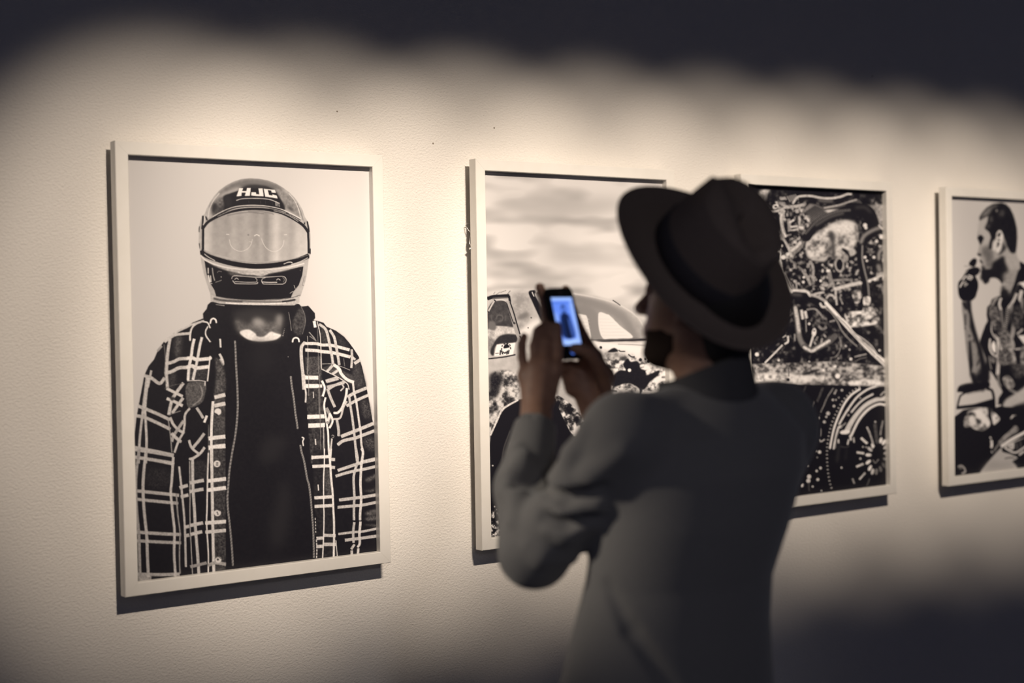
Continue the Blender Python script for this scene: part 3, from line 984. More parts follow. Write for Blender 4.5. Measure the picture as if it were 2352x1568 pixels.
def art_smoker():
    s = Sheet(2180, 440, 2660, 1110, .8)
    H, W = s.h, s.w
    X = lambda: s.at(2172, 450, 8.25)
    Y = lambda: s.at(2172, 620, 8.711)
    Z = lambda: s.at(2172, 780, 8.711)
    K = lambda: s.at(2172, 930, 8.711)
    # torso in a dark sleeveless jacket (runs on to the right of what the photo shows)
    Y().poly('1100 430 1105 520 1000 528 925 590 895 680 832 745 820 900 842 1020 795 1100 740 1250 690 1400 660 1600 700 1900 860 2040 885 2000 960 2110 1060 2270 1140 2440 1060 2560 1050 2680 990 2760 1000 3000 2900 3400 3700 2600 3300 1300 2600 500 1700 200 1440 300', .08, .6, smooth=False, grain=.03)
    Z().poly('1700 1000 2400 900 3300 1300 3700 2100 1600 2000', .1, 4)
    # head
    X().poly('650 460 640 520 625 620 600 700 594 760 610 830 635 900 622 1010 602 1075 602 1110 650 1145 655 1185 640 1215 690 1285 680 1340 695 1430 700 1600 1350 1650 1420 1250 1360 1180 1340 1050 1300 600 1000 300 780 340', .66, .6, smooth=False, grain=.06)
    X().poly('640 480 780 370 800 480 740 600 830 680 860 780 830 900 760 960 700 900 720 780 640 740 620 640', .72, 3)
    X().poly('690 1000 760 960 830 920 880 1010 900 1200 840 1380 780 1330 740 1160 700 1120', .42, 4, grain=.12)
    X().poly('645 465 640 400 700 310 780 220 900 150 1060 128 1150 160 1220 230 1280 350 1320 480 1350 620 1357 780 1347 950 1330 1060 1280 1092 1220 1060 1170 960 1130 870 1090 760 1060 660 1010 645 965 700 950 800 905 890 885 1000 820 1000 830 880 860 780 830 690 740 610 790 500 810 370 700 430', .09, 1, smooth=False, grain=.06)
    X().poly('650 440 700 320 800 230 930 170 1000 180 880 240 830 330 720 400', .5, 3, grain=.15)
    X().poly('1010 320 1080 260 1120 300 1060 400 1020 380', .3, 4, grain=.2); X().ell(968, 278, 18, 26, .6, .3, 1); X().poly('840 400 880 380 880 500 840 480', .4, 3); X().poly('770 560 840 530 830 600 770 600', .35, 3)
    X().poly('960 800 968 710 1012 650 1062 678 1097 760 1085 900 1045 1035 992 1082 962 1045 955 900', .88, .8)
    X().polys('.08 975 760 1010 690 1050 700 1020 780\n.08 985 800 1040 840 1020 850 985 830\n.08 985 860 1025 900 985 975 968 970', soft=.8)
    X().poly('1080 900 1120 860 1150 980 1060 1090 990 1110 1050 1030', .2, 2); X().poly('1090 780 1130 860 1140 960 1100 900', .6, 2); X().poly('890 880 950 830 960 1020 890 1020', .85, 2)
    X().poly('602 790 660 738 722 790 700 850 665 920 640 880 620 830', .08, 1); X().poly('600 1090 670 1100 662 1140 612 1118', .08, 1); X().poly('645 1205 690 1240 705 1285 665 1262', .12, 1)
    X().poly('680 1335 720 1325 790 1440 850 1420 890 1270 980 1200 1100 1140 1150 1290 1220 1410 1250 1600 700 1600 690 1420', .1, 2.5, grain=.06)
    X().poly('1150 1150 1350 1190 1400 1280 1370 1500 1260 1560 1180 1350', .68, 4, grain=.08)
    X().poly('1410 1245 1500 1290 1560 1250 1480 1500 1400 1600 1360 1600 1410 1400', .07, .6)
    # beard and throat
    Y().poly('735 0 745 120 755 240 800 280 870 225 885 160 1000 150 1130 280 1150 0', .1, 1.2, grain=.05)
    Y().poly('870 240 890 165 990 155 1070 200 1125 290 1110 430 1060 520 900 560 820 400', .8, 1)
    Y().poly('1180 60 1500 0 1440 250 1380 400 1300 490 1200 380 1160 200', .6, 4, grain=.12); Y().poly('1110 440 1140 300 1220 420 1250 540 1120 530', .12, 3)
    Y().poly('1480 -20 1700 -20 1560 250 1460 260 1380 420 1290 500 1380 250', .07, .8)
    # hand, glove, cigarette
    X().poly('440 1290 495 1205 555 1180 590 1215 575 1290 530 1345', .06, .6); X().stroke('362 1330 430 1330 525 1372', 30, .68); X().poly('440 1405 530 1350 625 1360 640 1430 600 1492 540 1500', .06, .6)
    Y().poly('450 -20 385 70 335 160 262 240 245 350 268 520 330 605 385 645 500 620 590 550 625 450 652 350 645 230 590 100 650 70 680 -20', .06, .6)
    Y().lines('''14:.8 400 60 445 -10
22:.95 455 100 540 135
20:.95 430 140 540 165
20:.9 430 165 510 195
26:.9 345 205 380 150 415 110
26:.9 285 345 320 280 350 235
18:.9 375 240 410 240
18:.95 365 275 440 285
16:.9 370 315 410 315
6:.5 255 250 252 450''', grain=0)
    # forearm with tattoos
    Y().poly('320 620 325 800 365 1100 390 1380 410 1600 450 1840 520 2180 590 2430 740 2440 850 2200 870 1900 700 1500 650 1400 600 1200 550 1000 512 800 500 620', .55, .8, smooth=False, grain=.1)
    Y().poly('400 620 500 600 512 800 550 1000 600 1200 660 1400 720 1560 800 1900 880 1560 880 2190 750 2440 700 2300 700 1900 620 1500 560 1350 490 1150 480 900 430 780', .09, 2, smooth=False)
    Y().polys('.12 330 640 400 640 460 780 400 800 350 720\n.15 380 880 410 880 405 1110 380 1110\n.12 370 1130 400 1150 395 1210\n.12 460 1290 490 1290 500 1340 465 1350\n.14 560 1380 600 1350 560 1440 525 1435\n.14 640 1380 660 1400 600 1470 590 1440\n.1 460 1430 500 1400 530 1700 545 1900 490 2150 470 1900\n.14 640 1640 670 1600 630 1780\n.14 680 1760 690 1800 620 1940 620 1870\n.14 680 1950 700 2020 650 2060', soft=1.5)
    Y().poly('500 2100 560 2050 640 2250 600 2430 560 2300', .1, 2); Z().poly('600 700 780 620 780 760 740 860 590 860', .09, 4)
    # clothing details
    Y().lines('''56:.75 1425 470 1340 640 1250 760
50:.8 1110 560 1075 680 1110 800
56:.4 1110 800 1135 1000 1160 1160
60:.55 930 700 1000 580 1030 560
24:.5 870 780 960 640
84:.6 1370 1070 1345 1250 1300 1400
22:.82 950 910 930 1000 915 1200 955 1310
70:.62 970 1300 1050 1400 1130 1560
70:.85 1180 1200 1220 1400 1290 1600
90:.65 1280 1340 1340 1500 1300 1620
80:.35 1120 1300 1130 1500
70:.82 1520 410 1490 560 1510 620
60:.5 1530 560 1530 760 1560 860
40:.7 1430 1280 1500 1220 1540 1180''', grain=.15)
    for k in range(12):
        Y().stroke([(1215-k*4, 775+k*37), (1280-k*6, 790+k*37)], 17, .72)
    Y().poly('1290 720 1350 700 1300 950 1250 1100 1290 900', .6, 2, grain=.1)
    Y().polys('.9 1440 1310 1800 1290 1800 1520 1560 1470', soft=.6); Y().polys('.92 1470 250 1800 200 1800 420 1570 360', soft=.6)
    Z().lines('''34:.88 890 -20 878 150 920 260 1010 330 1045 220 1035 40
60:.85 1040 -40 1100 120 1120 210
60:.85 1200 -20 1250 120 1290 190
70:.8 1050 330 1060 430 1050 560 1040 700
50:.5 1050 700 1060 850 1100 940
40:.75 1390 190 1500 180
60:.7 1165 240 1180 310
20:.6 870 330 890 480 915 590''', grain=.15)
    Z().poly('962 25 1000 85 1010 200 995 268 935 215 912 110', .97, .5); Z().stroke('985 60 1012 130 1000 280 930 215', 10, .1)
    Z().rough('905 330 990 330 1000 460 920 450', 5, .2, .8, .5, 3., 3, soft=1); Z().rough('1290 240 1370 240 1410 470 1300 460', 4, .3, .9, .5, 2., 4, soft=1, ay=.5); Z().rough('1135 790 1260 715 1385 905 1250 985', 4, .35, .8, .5, 2., 5, soft=1)
    Z().rough('1520 150 1800 100 1800 700 1540 640', 5, .2, .8, .5, 2., 6, soft=2); Z().stroke('1290 1000 1400 1060', 60, .5, grain=.15)
    Z().poly('1145 1330 1160 1260 1220 1180 1350 1100 1500 1000 1700 880 2000 1000 1800 1260 1400 1320 1240 1440 1180 1400', .76, 2, grain=.06); Z().poly('1240 1450 1330 1370 1600 1260 2000 1200 2000 1500', .12, 4)
    Z().polys('.92 985 1320 1100 1290 1110 1320 985 1365\n.9 1080 1380 1110 1380 1135 1490 1105 1495', soft=.5)
    Y().rough('870 780 1010 700 1080 900 1090 1120 960 1200 900 1000', 5, .1, .62, .5, 2.2, 11, soft=2, ay=.6)
    Y().rough('1060 1180 1260 1220 1300 1560 1120 1560', 5, .15, .7, .5, 2.2, 12, soft=2, ay=.6)
    Y().rough('1300 900 1500 700 1560 1000 1420 1200', 5, .08, .5, .55, 2.2, 13, soft=3, ay=.6)
    Z().rough('1060 240 1300 230 1310 470 1080 490', 4, .12, .7, .52, 2.2, 14, soft=2, ay=.6)
    Z().rough('1320 480 1560 520 1560 700 1400 760', 4, .1, .5, .55, 2.2, 15, soft=3, ay=.6)
    # chair
    Z().poly('232 1010 260 940 320 900 430 872 590 855 750 862 845 835 885 870 880 940 840 970 600 1030 400 1075 330 1050 240 1045', .07, .8); Z().stroke('300 940 400 890 560 870', 16, .35, soft=1)
    Z().stroke('380 1070 300 1120 260 1230 230 1370', 34, .07); Z().poly('220 1330 560 1290 930 1185 985 1190 985 1372 700 1350 450 1370 225 1390', .07, .6, smooth=False)
    Z().stroke('840 985 920 1010 960 1130 975 1360', 52, .07); Z().stroke('430 1095 600 1060 840 1000', 10, .5)
    # legs and bike
    K().poly('180 235 350 100 470 78 980 50 1130 30 1568 60 2900 0 3000 1700 180 1700', .085, .6, smooth=False, grain=.03)
    K().rough('360 350 392 222 470 222 502 412 380 440', 4, .3, .85, .5, 2., 7, soft=.6, ay=.5)
    K().rough('432 140 600 85 780 45 845 110 850 230 895 380 800 490 690 512 510 440 470 250', 9, .25, 1., .38, 2.5, 8, soft=.8)
    K().polys('.95 590 110 700 90 790 200 850 300 830 420 700 280 620 230\n.9 470 250 540 210 620 370 530 400\n.85 740 80 830 60 840 180 780 140', soft=1.5, smooth=True)
    K().polys('.2 430 150 520 130 560 180 470 230\n.25 590 250 700 300 720 370 640 380', soft=1.5)
    K().rough('900 90 960 130 1085 270 1000 380 950 370', 8, .15, 1., .45, 3., 9, soft=.6)
    K().stroke('1350 215 1310 260', 30, .9); K().stroke('1330 210 1400 205', 16, .8)
    K().lines('''30:.9 890 640 905 670
50:.92 915 710 925 780 915 850
26:.8 915 920 935 960
90:.6 1080 770 1200 640 1320 540 1410 440
40:.5 960 930 1050 800 1150 700''', grain=.25)
    K().rough('1320 500 1400 420 1465 500 1350 580', 4, .3, .8, .5, 2., 10, soft=.6)
    K().poly('690 1345 800 1200 940 1030 1060 900 1180 790 1300 690 1568 530 1900 380 1900 420 1568 590 1300 760 1160 850 1150 930 1280 960 1400 1010 1442 1060 1330 1130 1390 1190 1430 1240 1420 1400 690 1400', .76, .6, smooth=False, grain=.03)
    K().poly('720 1340 900 1120 1100 1160 1300 1150 1400 1240 1400 1320 760 1380', .68, 6)
    K().lines('''50:.97 1110 830 1300 690 1568 550 1900 400
20:.07 1170 870 1330 750 1568 640 1900 480
30:.08 1145 850 1150 920 1290 960 1420 1010 1568 960 1900 800
34:.95 1185 850 1260 900 1400 950 1568 850 1900 650
22:.9 1200 840 1340 750 1568 660
14:.1 1190 1070 1280 1050 1380 1062''', grain=0)
    K().poly('1250 800 1370 755 1375 870 1430 920 1568 830 1568 660 1350 760', .1, .6, smooth=False); K().polys('.88 1255 790 1375 752 1372 860 1330 900 1265 870', soft=.6); K().ell(1310, 830, 20, 30, .6, 0, 1)
    K().stroke('1410 760 1440 880', 30, .4, soft=1); K().stroke('1490 720 1510 840', 30, .35, soft=1); K().stroke('1480 990 1560 930', 40, .9)
    K().stroke('255 1230 310 1210 365 1250 395 1330 330 1370', 30, .8, soft=1, grain=.2); K().ell(300, 1250, 40, 34, .55, 0, 2)
    return s
# ---------------------------------------------------------------- materials of the room
def mat_wall():
    t = NT('painted_plaster').base((.80, .77, .72), .75, .25)
    a = t.noise(150, 2.5, .55, (1, 1, 1.35)); b = t.noise(380, 2.); c = t.noise(4.)
    ad = t.n('ShaderNodeMath', _operation='MULTIPLY_ADD'); ad.inputs[1].default_value = .3
    t.l(b.outputs['Fac'], ad.inputs[0]); t.l(a.outputs['Fac'], ad.inputs[2])
    t.bump(ad.outputs[0], .0026, .8)
    # a few dents and dark specks in the paint
    v = t.n('ShaderNodeTexVoronoi', Scale=7.); tc = t.n('ShaderNodeTexCoord'); t.l(tc.outputs['Object'], v.inputs['Vector'])
    r = t.n('ShaderNodeValToRGB'); r.color_ramp.elements[0].position = .012; r.color_ramp.elements[0].color = (.28, .24, .2, 1)
    r.color_ramp.elements[1].position = .02; r.color_ramp.elements[1].color = (1, 1, 1, 1)
    t.l(v.outputs['Distance'], r.inputs[0])
    mx = t.n('ShaderNodeMix', _data_type='RGBA', _blend_type='MULTIPLY'); mx.inputs[0].default_value = 1.
    rc = t.n('ShaderNodeValToRGB'); rc.color_ramp.elements[0].color = (.77, .735, .68, 1); rc.color_ramp.elements[1].color = (.82, .79, .745, 1)
    t.l(c.outputs['Fac'], rc.inputs[0]); t.l(rc.outputs[0], mx.inputs[6]); t.l(r.outputs[0], mx.inputs[7])
    t.l(mx.outputs[2], t.p.inputs['Base Color'])
    return t.m


M_WALL = mat_wall()
M_FLOOR = mat_simple('concrete_floor', (.10, .095, .095), (.15, .145, .14), 6, .5, .002)
M_CEIL = mat_simple('dark_ceiling_paint', (.05, .05, .055), (.06, .06, .066), 8, .8)
M_FRAME = mat_simple('white_lacquer', (.80, .775, .72), (.82, .795, .745), 30, .33, .00003, 1.)
M_BACK = mat_simple('grey_board', (.10, .095, .09), (.13, .12, .115), 40, .8)
M_WIRE = NT('steel_wire').base((.6, .58, .55), .3, Metallic=1.).m
M_CRIMP = NT('steel_crimp').base((.85, .85, .83), .25, Metallic=.9).m


def mat_print():
    t = NT('photo_paper').base((.8, .8, .8), .5, .3)
    a = t.n('ShaderNodeAttribute', _attribute_name='ink', _attribute_type='GEOMETRY')
    p = t.n('ShaderNodeMath', _operation='POWER'); p.inputs[1].default_value = 2.2
    t.l(a.outputs['Fac'], p.inputs[0])
    mx = t.n('ShaderNodeMix', _data_type='RGBA')
    mx.inputs[6].default_value = (.0050, .0046, .0095, 1); mx.inputs[7].default_value = (.90, .875, .865, 1)
    t.l(p.outputs[0], mx.inputs[0]); t.l(mx.outputs[2], t.p.inputs['Base Color'])
    return t.m


M_PRINT = mat_print()


def slab(name, lo, hi, mat):
    bm = bmesh.new(); box(bm, lo, hi)
    return tag(bm_obj(name, bm, mat), kind='structure')


slab('wall_back', (-1.5, 0, 0), (7.5, .12, 4.), M_WALL)
slab('floor', (-1.5, -5.2, -.1), (7.5, .12, 0), M_FLOOR)
slab('ceiling', (-1.5, -5.2, 4.), (7.5, .12, 4.1), M_CEIL)

# ---------------------------------------------------------------- framed prints
GAP, DEPTH, RAIL, REC = .026, .0297, .0294, .0185     # stand-off from wall, frame depth, face width, recess of the print
YF, YB = -(GAP+DEPTH), -GAP


def project(P):
    q = (P-CAM) @ np.stack([RT, DN, fw], 1)
    return 1176+3266.667*q[:, 0]/q[:, 2], 784+3266.667*q[:, 1]/q[:, 2]


def bilin(a, x, y):
    h, w = a.shape
    x = np.clip(x-.5, 0, w-1.001); y = np.clip(y-.5, 0, h-1.001)
    xi, yi = x.astype(int), y.astype(int); fx, fy = x-xi, y-yi
    return (a[yi, xi]*(1-fx)+a[yi, xi+1]*fx)*(1-fy)+(a[yi+1, xi]*(1-fx)+a[yi+1, xi+1]*fx)*fy


def framed_print(cx, top, w, h, tilt, sheet, step, label, group='white framed prints along the gallery wall'):
    root = empty('framed_photograph', (cx, 0, top-h), label, 'framed picture', group)
    c, s = math.cos(tilt), math.sin(tilt)

    def W(u, v, y):      # u right of the centre line, v down from the top edge
        return Vector((cx+u*c+v*s, y, top+u*s-v*c))
    hw = w/2
    O = [(-hw, 0), (hw, 0), (hw, h), (-hw, h)]
    I = [(-hw+RAIL, RAIL), (hw-RAIL, RAIL), (hw-RAIL, h-RAIL), (-hw+RAIL, h-RAIL)]
    B = .0012
    for k in range(4):
        (ox0, oz0), (ox1, oz1) = O[k], O[(k+1) % 4]; (ix0, iz0), (ix1, iz1) = I[k], I[(k+1) % 4]
        # section: outer back, outer front (eased), inner front (eased), rebate, inner back
        def lerp(t, e):
            a = (ox0+(ix0-ox0)*t, oz0+(iz0-oz0)*t); b = (ox1+(ix1-ox1)*t, oz1+(iz1-oz1)*t)
            return a if e == 0 else b
        sec = [(0, YB), (0, YF+B), (B/RAIL, YF), (1-B/RAIL, YF), (1, YF+B), (1, YF+REC), (.55, YF+REC), (.55, YB)]
        bm = bmesh.new(); R = []
        for e in (0, 1):
            R.append([bm.verts.new(W(*lerp(t, e), y)) for t, y in sec])
        g = .00012       # hairline mitre joint
        d = (R[1][0].co-R[0][0].co).normalized()*g
        for v in R[0]: v.co += d
        for v in R[1]: v.co -= d
        n = len(sec)
        for i in range(n):
            bm.faces.new((R[0][i], R[0][(i+1) % n], R[1][(i+1) % n], R[1][i]))
        bm.faces.new(R[0]); bm.faces.new(R[1][::-1])
        bm_obj('rail', bm, M_FRAME, root)
    # backing board
    bm = bmesh.new()
    a = RAIL*.56
    vs = [[bm.verts.new(W(u, v, y)) for u, v in ((-hw+a, a), (hw-a, a), (hw-a, h-a), (-hw+a, h-a))] for y in (YF+REC+.0022, YF+REC+.0072)]
    bm.faces.new(vs[0]); bm.faces.new(vs[1][::-1])
    for i in range(4):
        bm.faces.new((vs[0][i], vs[1][i], vs[1][(i+1) % 4], vs[0][(i+1) % 4]))
    bm_obj('backing_board', bm, M_BACK, root)
    # the print: a sheet of paper whose ink tone is stored per point
    e = .005
    u = np.linspace(-hw+RAIL-e, hw-RAIL+e, int((w-2*RAIL)/step)); v = np.linspace(RAIL-e, h-RAIL+e, int((h-2*RAIL)/step))
    U, Vv = np.meshgrid(u, v)
    U, Vv = U.ravel(), Vv.ravel()
    P = np.c_[cx+U*c+Vv*s, np.full(len(U), YF+REC+.0006), top+U*s-Vv*c]
    px, py = project(P)      # the sketch is drawn in slanted coordinates; squared up on the sheet here
    ink = bilin(sheet.a, (px-sheet.x0)*sheet.sc, (py-sheet.y0)*sheet.sc)
    nu, nv = len(u), len(v)
    i = (np.arange(nv-1)[:, None]*nu+np.arange(nu-1)[None]).ravel()
    F = np.c_[i, i+nu, i+nu+1, i+1]
    # thin edge so the sheet has a back
    o = quads('print', P, F, M_PRINT, root, False)
    at = o.data.attributes.new('ink', 'FLOAT', 'POINT'); at.data.foreach_set('value', ink.astype(np.float32))
    so = o.modifiers.new('paper', 'SOLIDIFY'); so.thickness = .0005; so.offset = -1.
    # picture wire behind the frame, hung on a wall hook
    bm = bmesh.new()
    z0 = top-.17*h
    tube(bm, [(cx-hw+.02, YB+.004, z0), (cx-hw*.5, YB+.006, z0+.03), (cx, YB+.010, z0+.055), (cx+hw*.5, YB+.006, z0+.03), (cx+hw-.02, YB+.004, z0)], .001, 6)
    bm_obj('hanging_wire', bm, M_WIRE, root)
    return root, W


FR = [(1.40408, 1.99398, .67049, 1.00153, .00049), (2.348, 1.99899, .67357, 1.00748, -.00092),
      (3.27588, 1.99893, .66521, .99868, .00172), (4.20811, 1.99357, .66975, .99214, -.00097)]
framed_print(*FR[0], art_rider(), .0011, 'white framed print of a rider in a helmet and plaid shirt, nearest the camera')
f2, W2 = framed_print(*FR[1], art_car(), .0014, 'white framed print of a burnt out car under a cloudy sky')
framed_print(*FR[2], art_engine(), .0014, 'white framed print of an engine and wheel, half hidden by the hat')
framed_print(*FR[3], art_smoker(), .0015, 'white framed print of a seated man smoking, cut by the right edge')
# loose end of picture wire showing at the left side of the car print
bm = bmesh.new()
hw = FR[1][2]/2
tube(bm, [W2(-hw+.01, .165, YB+.004), W2(-hw-.001, .163, YB+.010), W2(-hw-.004, .168, YB+.016), W2(-hw-.002, .178, YB+.010), W2(-hw+.004, .19, YB+.003),
          W2(-hw+.001, .205, YB+.006), W2(-hw-.001, .215, YB+.004), W2(-hw+.002, .226, YB-.002)], .0009, 6)
wl = bm_obj('wire_end', bm, M_WIRE, f2, True)
bm = bmesh.new(); bmesh.ops.create_icosphere(bm, subdivisions=3, radius=.0032, matrix=Matrix.Translation(W2(-hw-.0012, .229, YB+.001)))
cr0 = bm_obj('wire_crimp', bm, M_CRIMP, f2, True)
# ---------------------------------------------------------------- implicit surfaces -> mesh
class Vol:
    def __init__(self, lo, hi, h):
        self.lo = np.array(lo, float); self.h = h
        self.n = np.ceil((np.array(hi)-self.lo)/h).astype(int)+1
        self.d = np.full(self.n, .12, np.float32)

    def _sl(self, lo, hi):
        a = np.clip(np.floor((np.array(lo)-self.lo)/self.h).astype(int), 0, self.n)
        b = np.clip(np.ceil((np.array(hi)-self.lo)/self.h).astype(int)+1, 0, self.n)
        sl = tuple(slice(i, j) for i, j in zip(a, b))
        ax = [(self.lo[k]+np.arange(a[k], b[k])*self.h).astype(np.float32) for k in range(3)]
        return sl, ax[0][:, None, None], ax[1][None, :, None], ax[2][None, None, :]

    def mix(self, sl, d, k, op):
        o = self.d[sl]
        if op == 'sub':
            d = -d
        if op in ('sub', 'and'):
            h = np.clip(.5-.5*(d-o)/k, 0, 1) if k else None
            self.d[sl] = np.maximum(o, d) if not k else d+(o-d)*h+k*h*(1-h)
        else:
            if not k:
                self.d[sl] = np.minimum(o, d)
            else:
                h = np.clip(.5+.5*(d-o)/k, 0, 1)
                self.d[sl] = d+(o-d)*h-k*h*(1-h)

    def cap(self, a, b, ra, rb=None, k=.01, op='add'):
        a, b = np.array(a, float), np.array(b, float); rb = ra if rb is None else rb
        m = max(ra, rb)+.05+k
        sl, X, Y, Z = self._sl(np.minimum(a, b)-m, np.maximum(a, b)+m)
        if 0 in self.d[sl].shape:
            return self
        ab = b-a; L = max(ab @ ab, 1e-12)
        t = np.clip(((X-a[0])*ab[0]+(Y-a[1])*ab[1]+(Z-a[2])*ab[2])/L, 0, 1)
        d = np.sqrt((X-a[0]-t*ab[0])**2+(Y-a[1]-t*ab[1])**2+(Z-a[2]-t*ab[2])**2)-(ra+(rb-ra)*t)
        self.mix(sl, d, k, op); return self

    def chain(self, pts, rs, k=.01, op='add'):
        for i in range(len(pts)-1):
            self.cap(pts[i], pts[i+1], rs[i], rs[i+1], k if i == 0 or op != 'add' else min(k, .006), op)
        return self

    def ell(self, c, r, R=None, k=.01, op='add'):
        c = np.array(c, float); r = np.array(r, float); m = r.max()+.05+k
        sl, X, Y, Z = self._sl(c-m, c+m)
        if 0 in self.d[sl].shape:
            return self
        x, y, z = X-c[0], Y-c[1], Z-c[2]
        if R is not None:
            x, y, z = (R[0][0]*x+R[0][1]*y+R[0][2]*z, R[1][0]*x+R[1][1]*y+R[1][2]*z, R[2][0]*x+R[2][1]*y+R[2][2]*z)
        k0 = np.sqrt((x/r[0])**2+(y/r[1])**2+(z/r[2])**2)+1e-9
        k1 = np.sqrt((x/r[0]**2)**2+(y/r[1]**2)**2+(z/r[2]**2)**2)+1e-9
        self.mix(sl, k0*(k0-1)/k1, k, op); return self

    def sections(self, tab, k=.01, zlo=None, zhi=None):
        """stack of elliptical sections: rows z, cx, cy, a, b"""
        tab = np.array(tab, float)
        a = max(tab[:, 3].max(), tab[:, 4].max())+.06
        sl, X, Y, Z = self._sl((tab[:, 1].min()-a, tab[:, 2].min()-a, tab[0, 0]-.06), (tab[:, 1].max()+a, tab[:, 2].max()+a, tab[-1, 0]+.06))
        z = Z.ravel(); t = [np.interp(z, tab[:, 0], tab[:, i])[None, None] for i in range(1, 5)]
        x, y = X-t[0], Y-t[1]
        k0 = np.sqrt((x/t[2])**2+(y/t[3])**2)+1e-9; k1 = np.sqrt((x/t[2]**2)**2+(y/t[3]**2)**2)+1e-9
        d = k0*(k0-1)/k1
        d = np.maximum(d, np.maximum(tab[0, 0]-Z, Z-tab[-1, 0]))
        self.mix(sl, d, k, 'add'); return self

    def plane(self, p, n, lo, hi):
        """cut away everything on the n side of the plane through p, inside a box"""
        sl, X, Y, Z = self._sl(lo, hi); n = np.array(n, float); n /= np.linalg.norm(n)
        d = (X-p[0])*n[0]+(Y-p[1])*n[1]+(Z-p[2])*n[2]
        self.d[sl] = np.maximum(self.d[sl], d); return self

    def mesh(self, smooth=2):
        d = self.d; n = d.shape
        s = d < 0
        c = np.zeros([i-1 for i in n], np.uint8)
        for a in (0, 1):
            for b in (0, 1):
                for e in (0, 1):
                    c += s[a:n[0]-1+a, b:n[1]-1+b, e:n[2]-1+e]
        ids = np.argwhere((c > 0) & (c < 8)); del c
        I, J, K = ids.T
        cor = {(a, b, e): d[I+a, J+b, K+e] for a in (0, 1) for b in (0, 1) for e in (0, 1)}
        acc = np.zeros((len(I), 3)); cnt = np.zeros(len(I))
        ks = list(cor)
        for p in ks:
            for ax in range(3):
                if p[ax] == 0:
                    q = list(p); q[ax] = 1; q = tuple(q)
                    x, y = cor[p], cor[q]; m = (x < 0) != (y < 0)
                    t = np.where(m, x/np.where(x == y, 1, x-y), 0)
                    v = np.array(p, float)[None].repeat(len(I), 0); v[:, ax] = t
                    acc += v*m[:, None]; cnt += m
        V = acc/cnt[:, None]+ids
        num = np.full([i-1 for i in n], -1, np.int32); num[I, J, K] = np.arange(len(I))
        Fs = []
        for ax in range(3):
            sl0 = [slice(1, n[k]-1) for k in range(3)]; sl1 = list(sl0)
            sl0[ax] = slice(0, n[ax]-1); sl1[ax] = slice(1, n[ax])
            s0, s1 = s[tuple(sl0)], s[tuple(sl1)]
            for sgn in (0, 1):
                e = np.argwhere((s0 & ~s1) if sgn == 0 else (~s0 & s1))
                if not len(e):
                    continue
                for k in range(3):
                    if k != ax:
                        e[:, k] += 1
                b, cc = [(1, 2), (2, 0), (0, 1)][ax]
                q = []
                for db, dc in ((0, 0), (1, 0), (1, 1), (0, 1)):
                    g = e.copy(); g[:, b] -= db; g[:, cc] -= dc
                    q.append(num[g[:, 0], g[:, 1], g[:, 2]])
                q = np.stack(q, 1)
                Fs.append(q if sgn == 0 else q[:, ::-1])
        F = np.vstack(Fs); F = F[(F >= 0).all(1)]
        V = self.lo+V*self.h
        for _ in range(smooth):
            a = np.zeros_like(V); w = np.zeros(len(V))
            for i in range(4):
                np.add.at(a, F[:, i], V[F[:, (i+1) % 4]]+V[F[:, (i+3) % 4]]); np.add.at(w, F[:, i], 2)
            V = V+.5*(a/np.maximum(w, 1)[:, None]-V)
        return V, F


def vol_obj(name, vol, mat, parent, smooth=2):
    V, F = vol.mesh(smooth)
    return quads(name, V, F, mat, parent)


V3 = lambda *a: np.array(a, float)

# ---------------------------------------------------------------- materials
M_SKIN = mat_simple('skin', (.32, .175, .12), (.38, .215, .145), 60, .5, .0004, .4)
M_HAIR = mat_simple('dark_hair', (.012, .010, .009), (.022, .017, .014), 400, .6, .0008)
M_BEARD = mat_simple('dark_beard', (.032, .022, .018), (.05, .034, .027), 600, .95, .0008, .05)
M_FELT = mat_simple('brown_black_felt', (.18, .138, .113), (.225, .175, .145), 350, .95, .0004, .2)
M_RIBBON = mat_simple('black_ribbon', (.05, .045, .05), (.07, .062, .066), 200, .8, .0002, .2)


def mat_wool():
    t = NT('charcoal_wool').base((.26, .25, .24), .95, .15)
    a = t.noise(900, 2.); b = t.noise(14, 3.)
    t.vary(a, (.165, .158, .155), (.22, .212, .205))
    t.bump(a.outputs['Fac'], .0006, .6)
    t.p.inputs['Sheen Weight'].default_value = .3; t.p.inputs['Sheen Roughness'].default_value = .5
    return t.m


M_WOOL = mat_wool()
M_COLLAR = mat_simple('shaded_collar_cloth', (.075, .072, .074), (.10, .096, .098), 700, .95, .0004, .1)  # darker than the jacket wool: shade at the neck put into the colour
M_TROUSER = mat_simple('dark_trouser_cloth', (.035, .035, .04), (.05, .05, .056), 500, .9, .0004)
M_SHOE = mat_simple('black_leather', (.012, .011, .011), (.02, .018, .017), 80, .35, .0003)
M_EYE = NT('eye').base((.5, .48, .45), .2).m

# ---------------------------------------------------------------- the visitor
GX, GY = 1.52, -1.37
man = empty('person', (GX, GY, 0), 'man in a charcoal jacket and dark hat, standing with a raised phone, seen from behind', 'person')

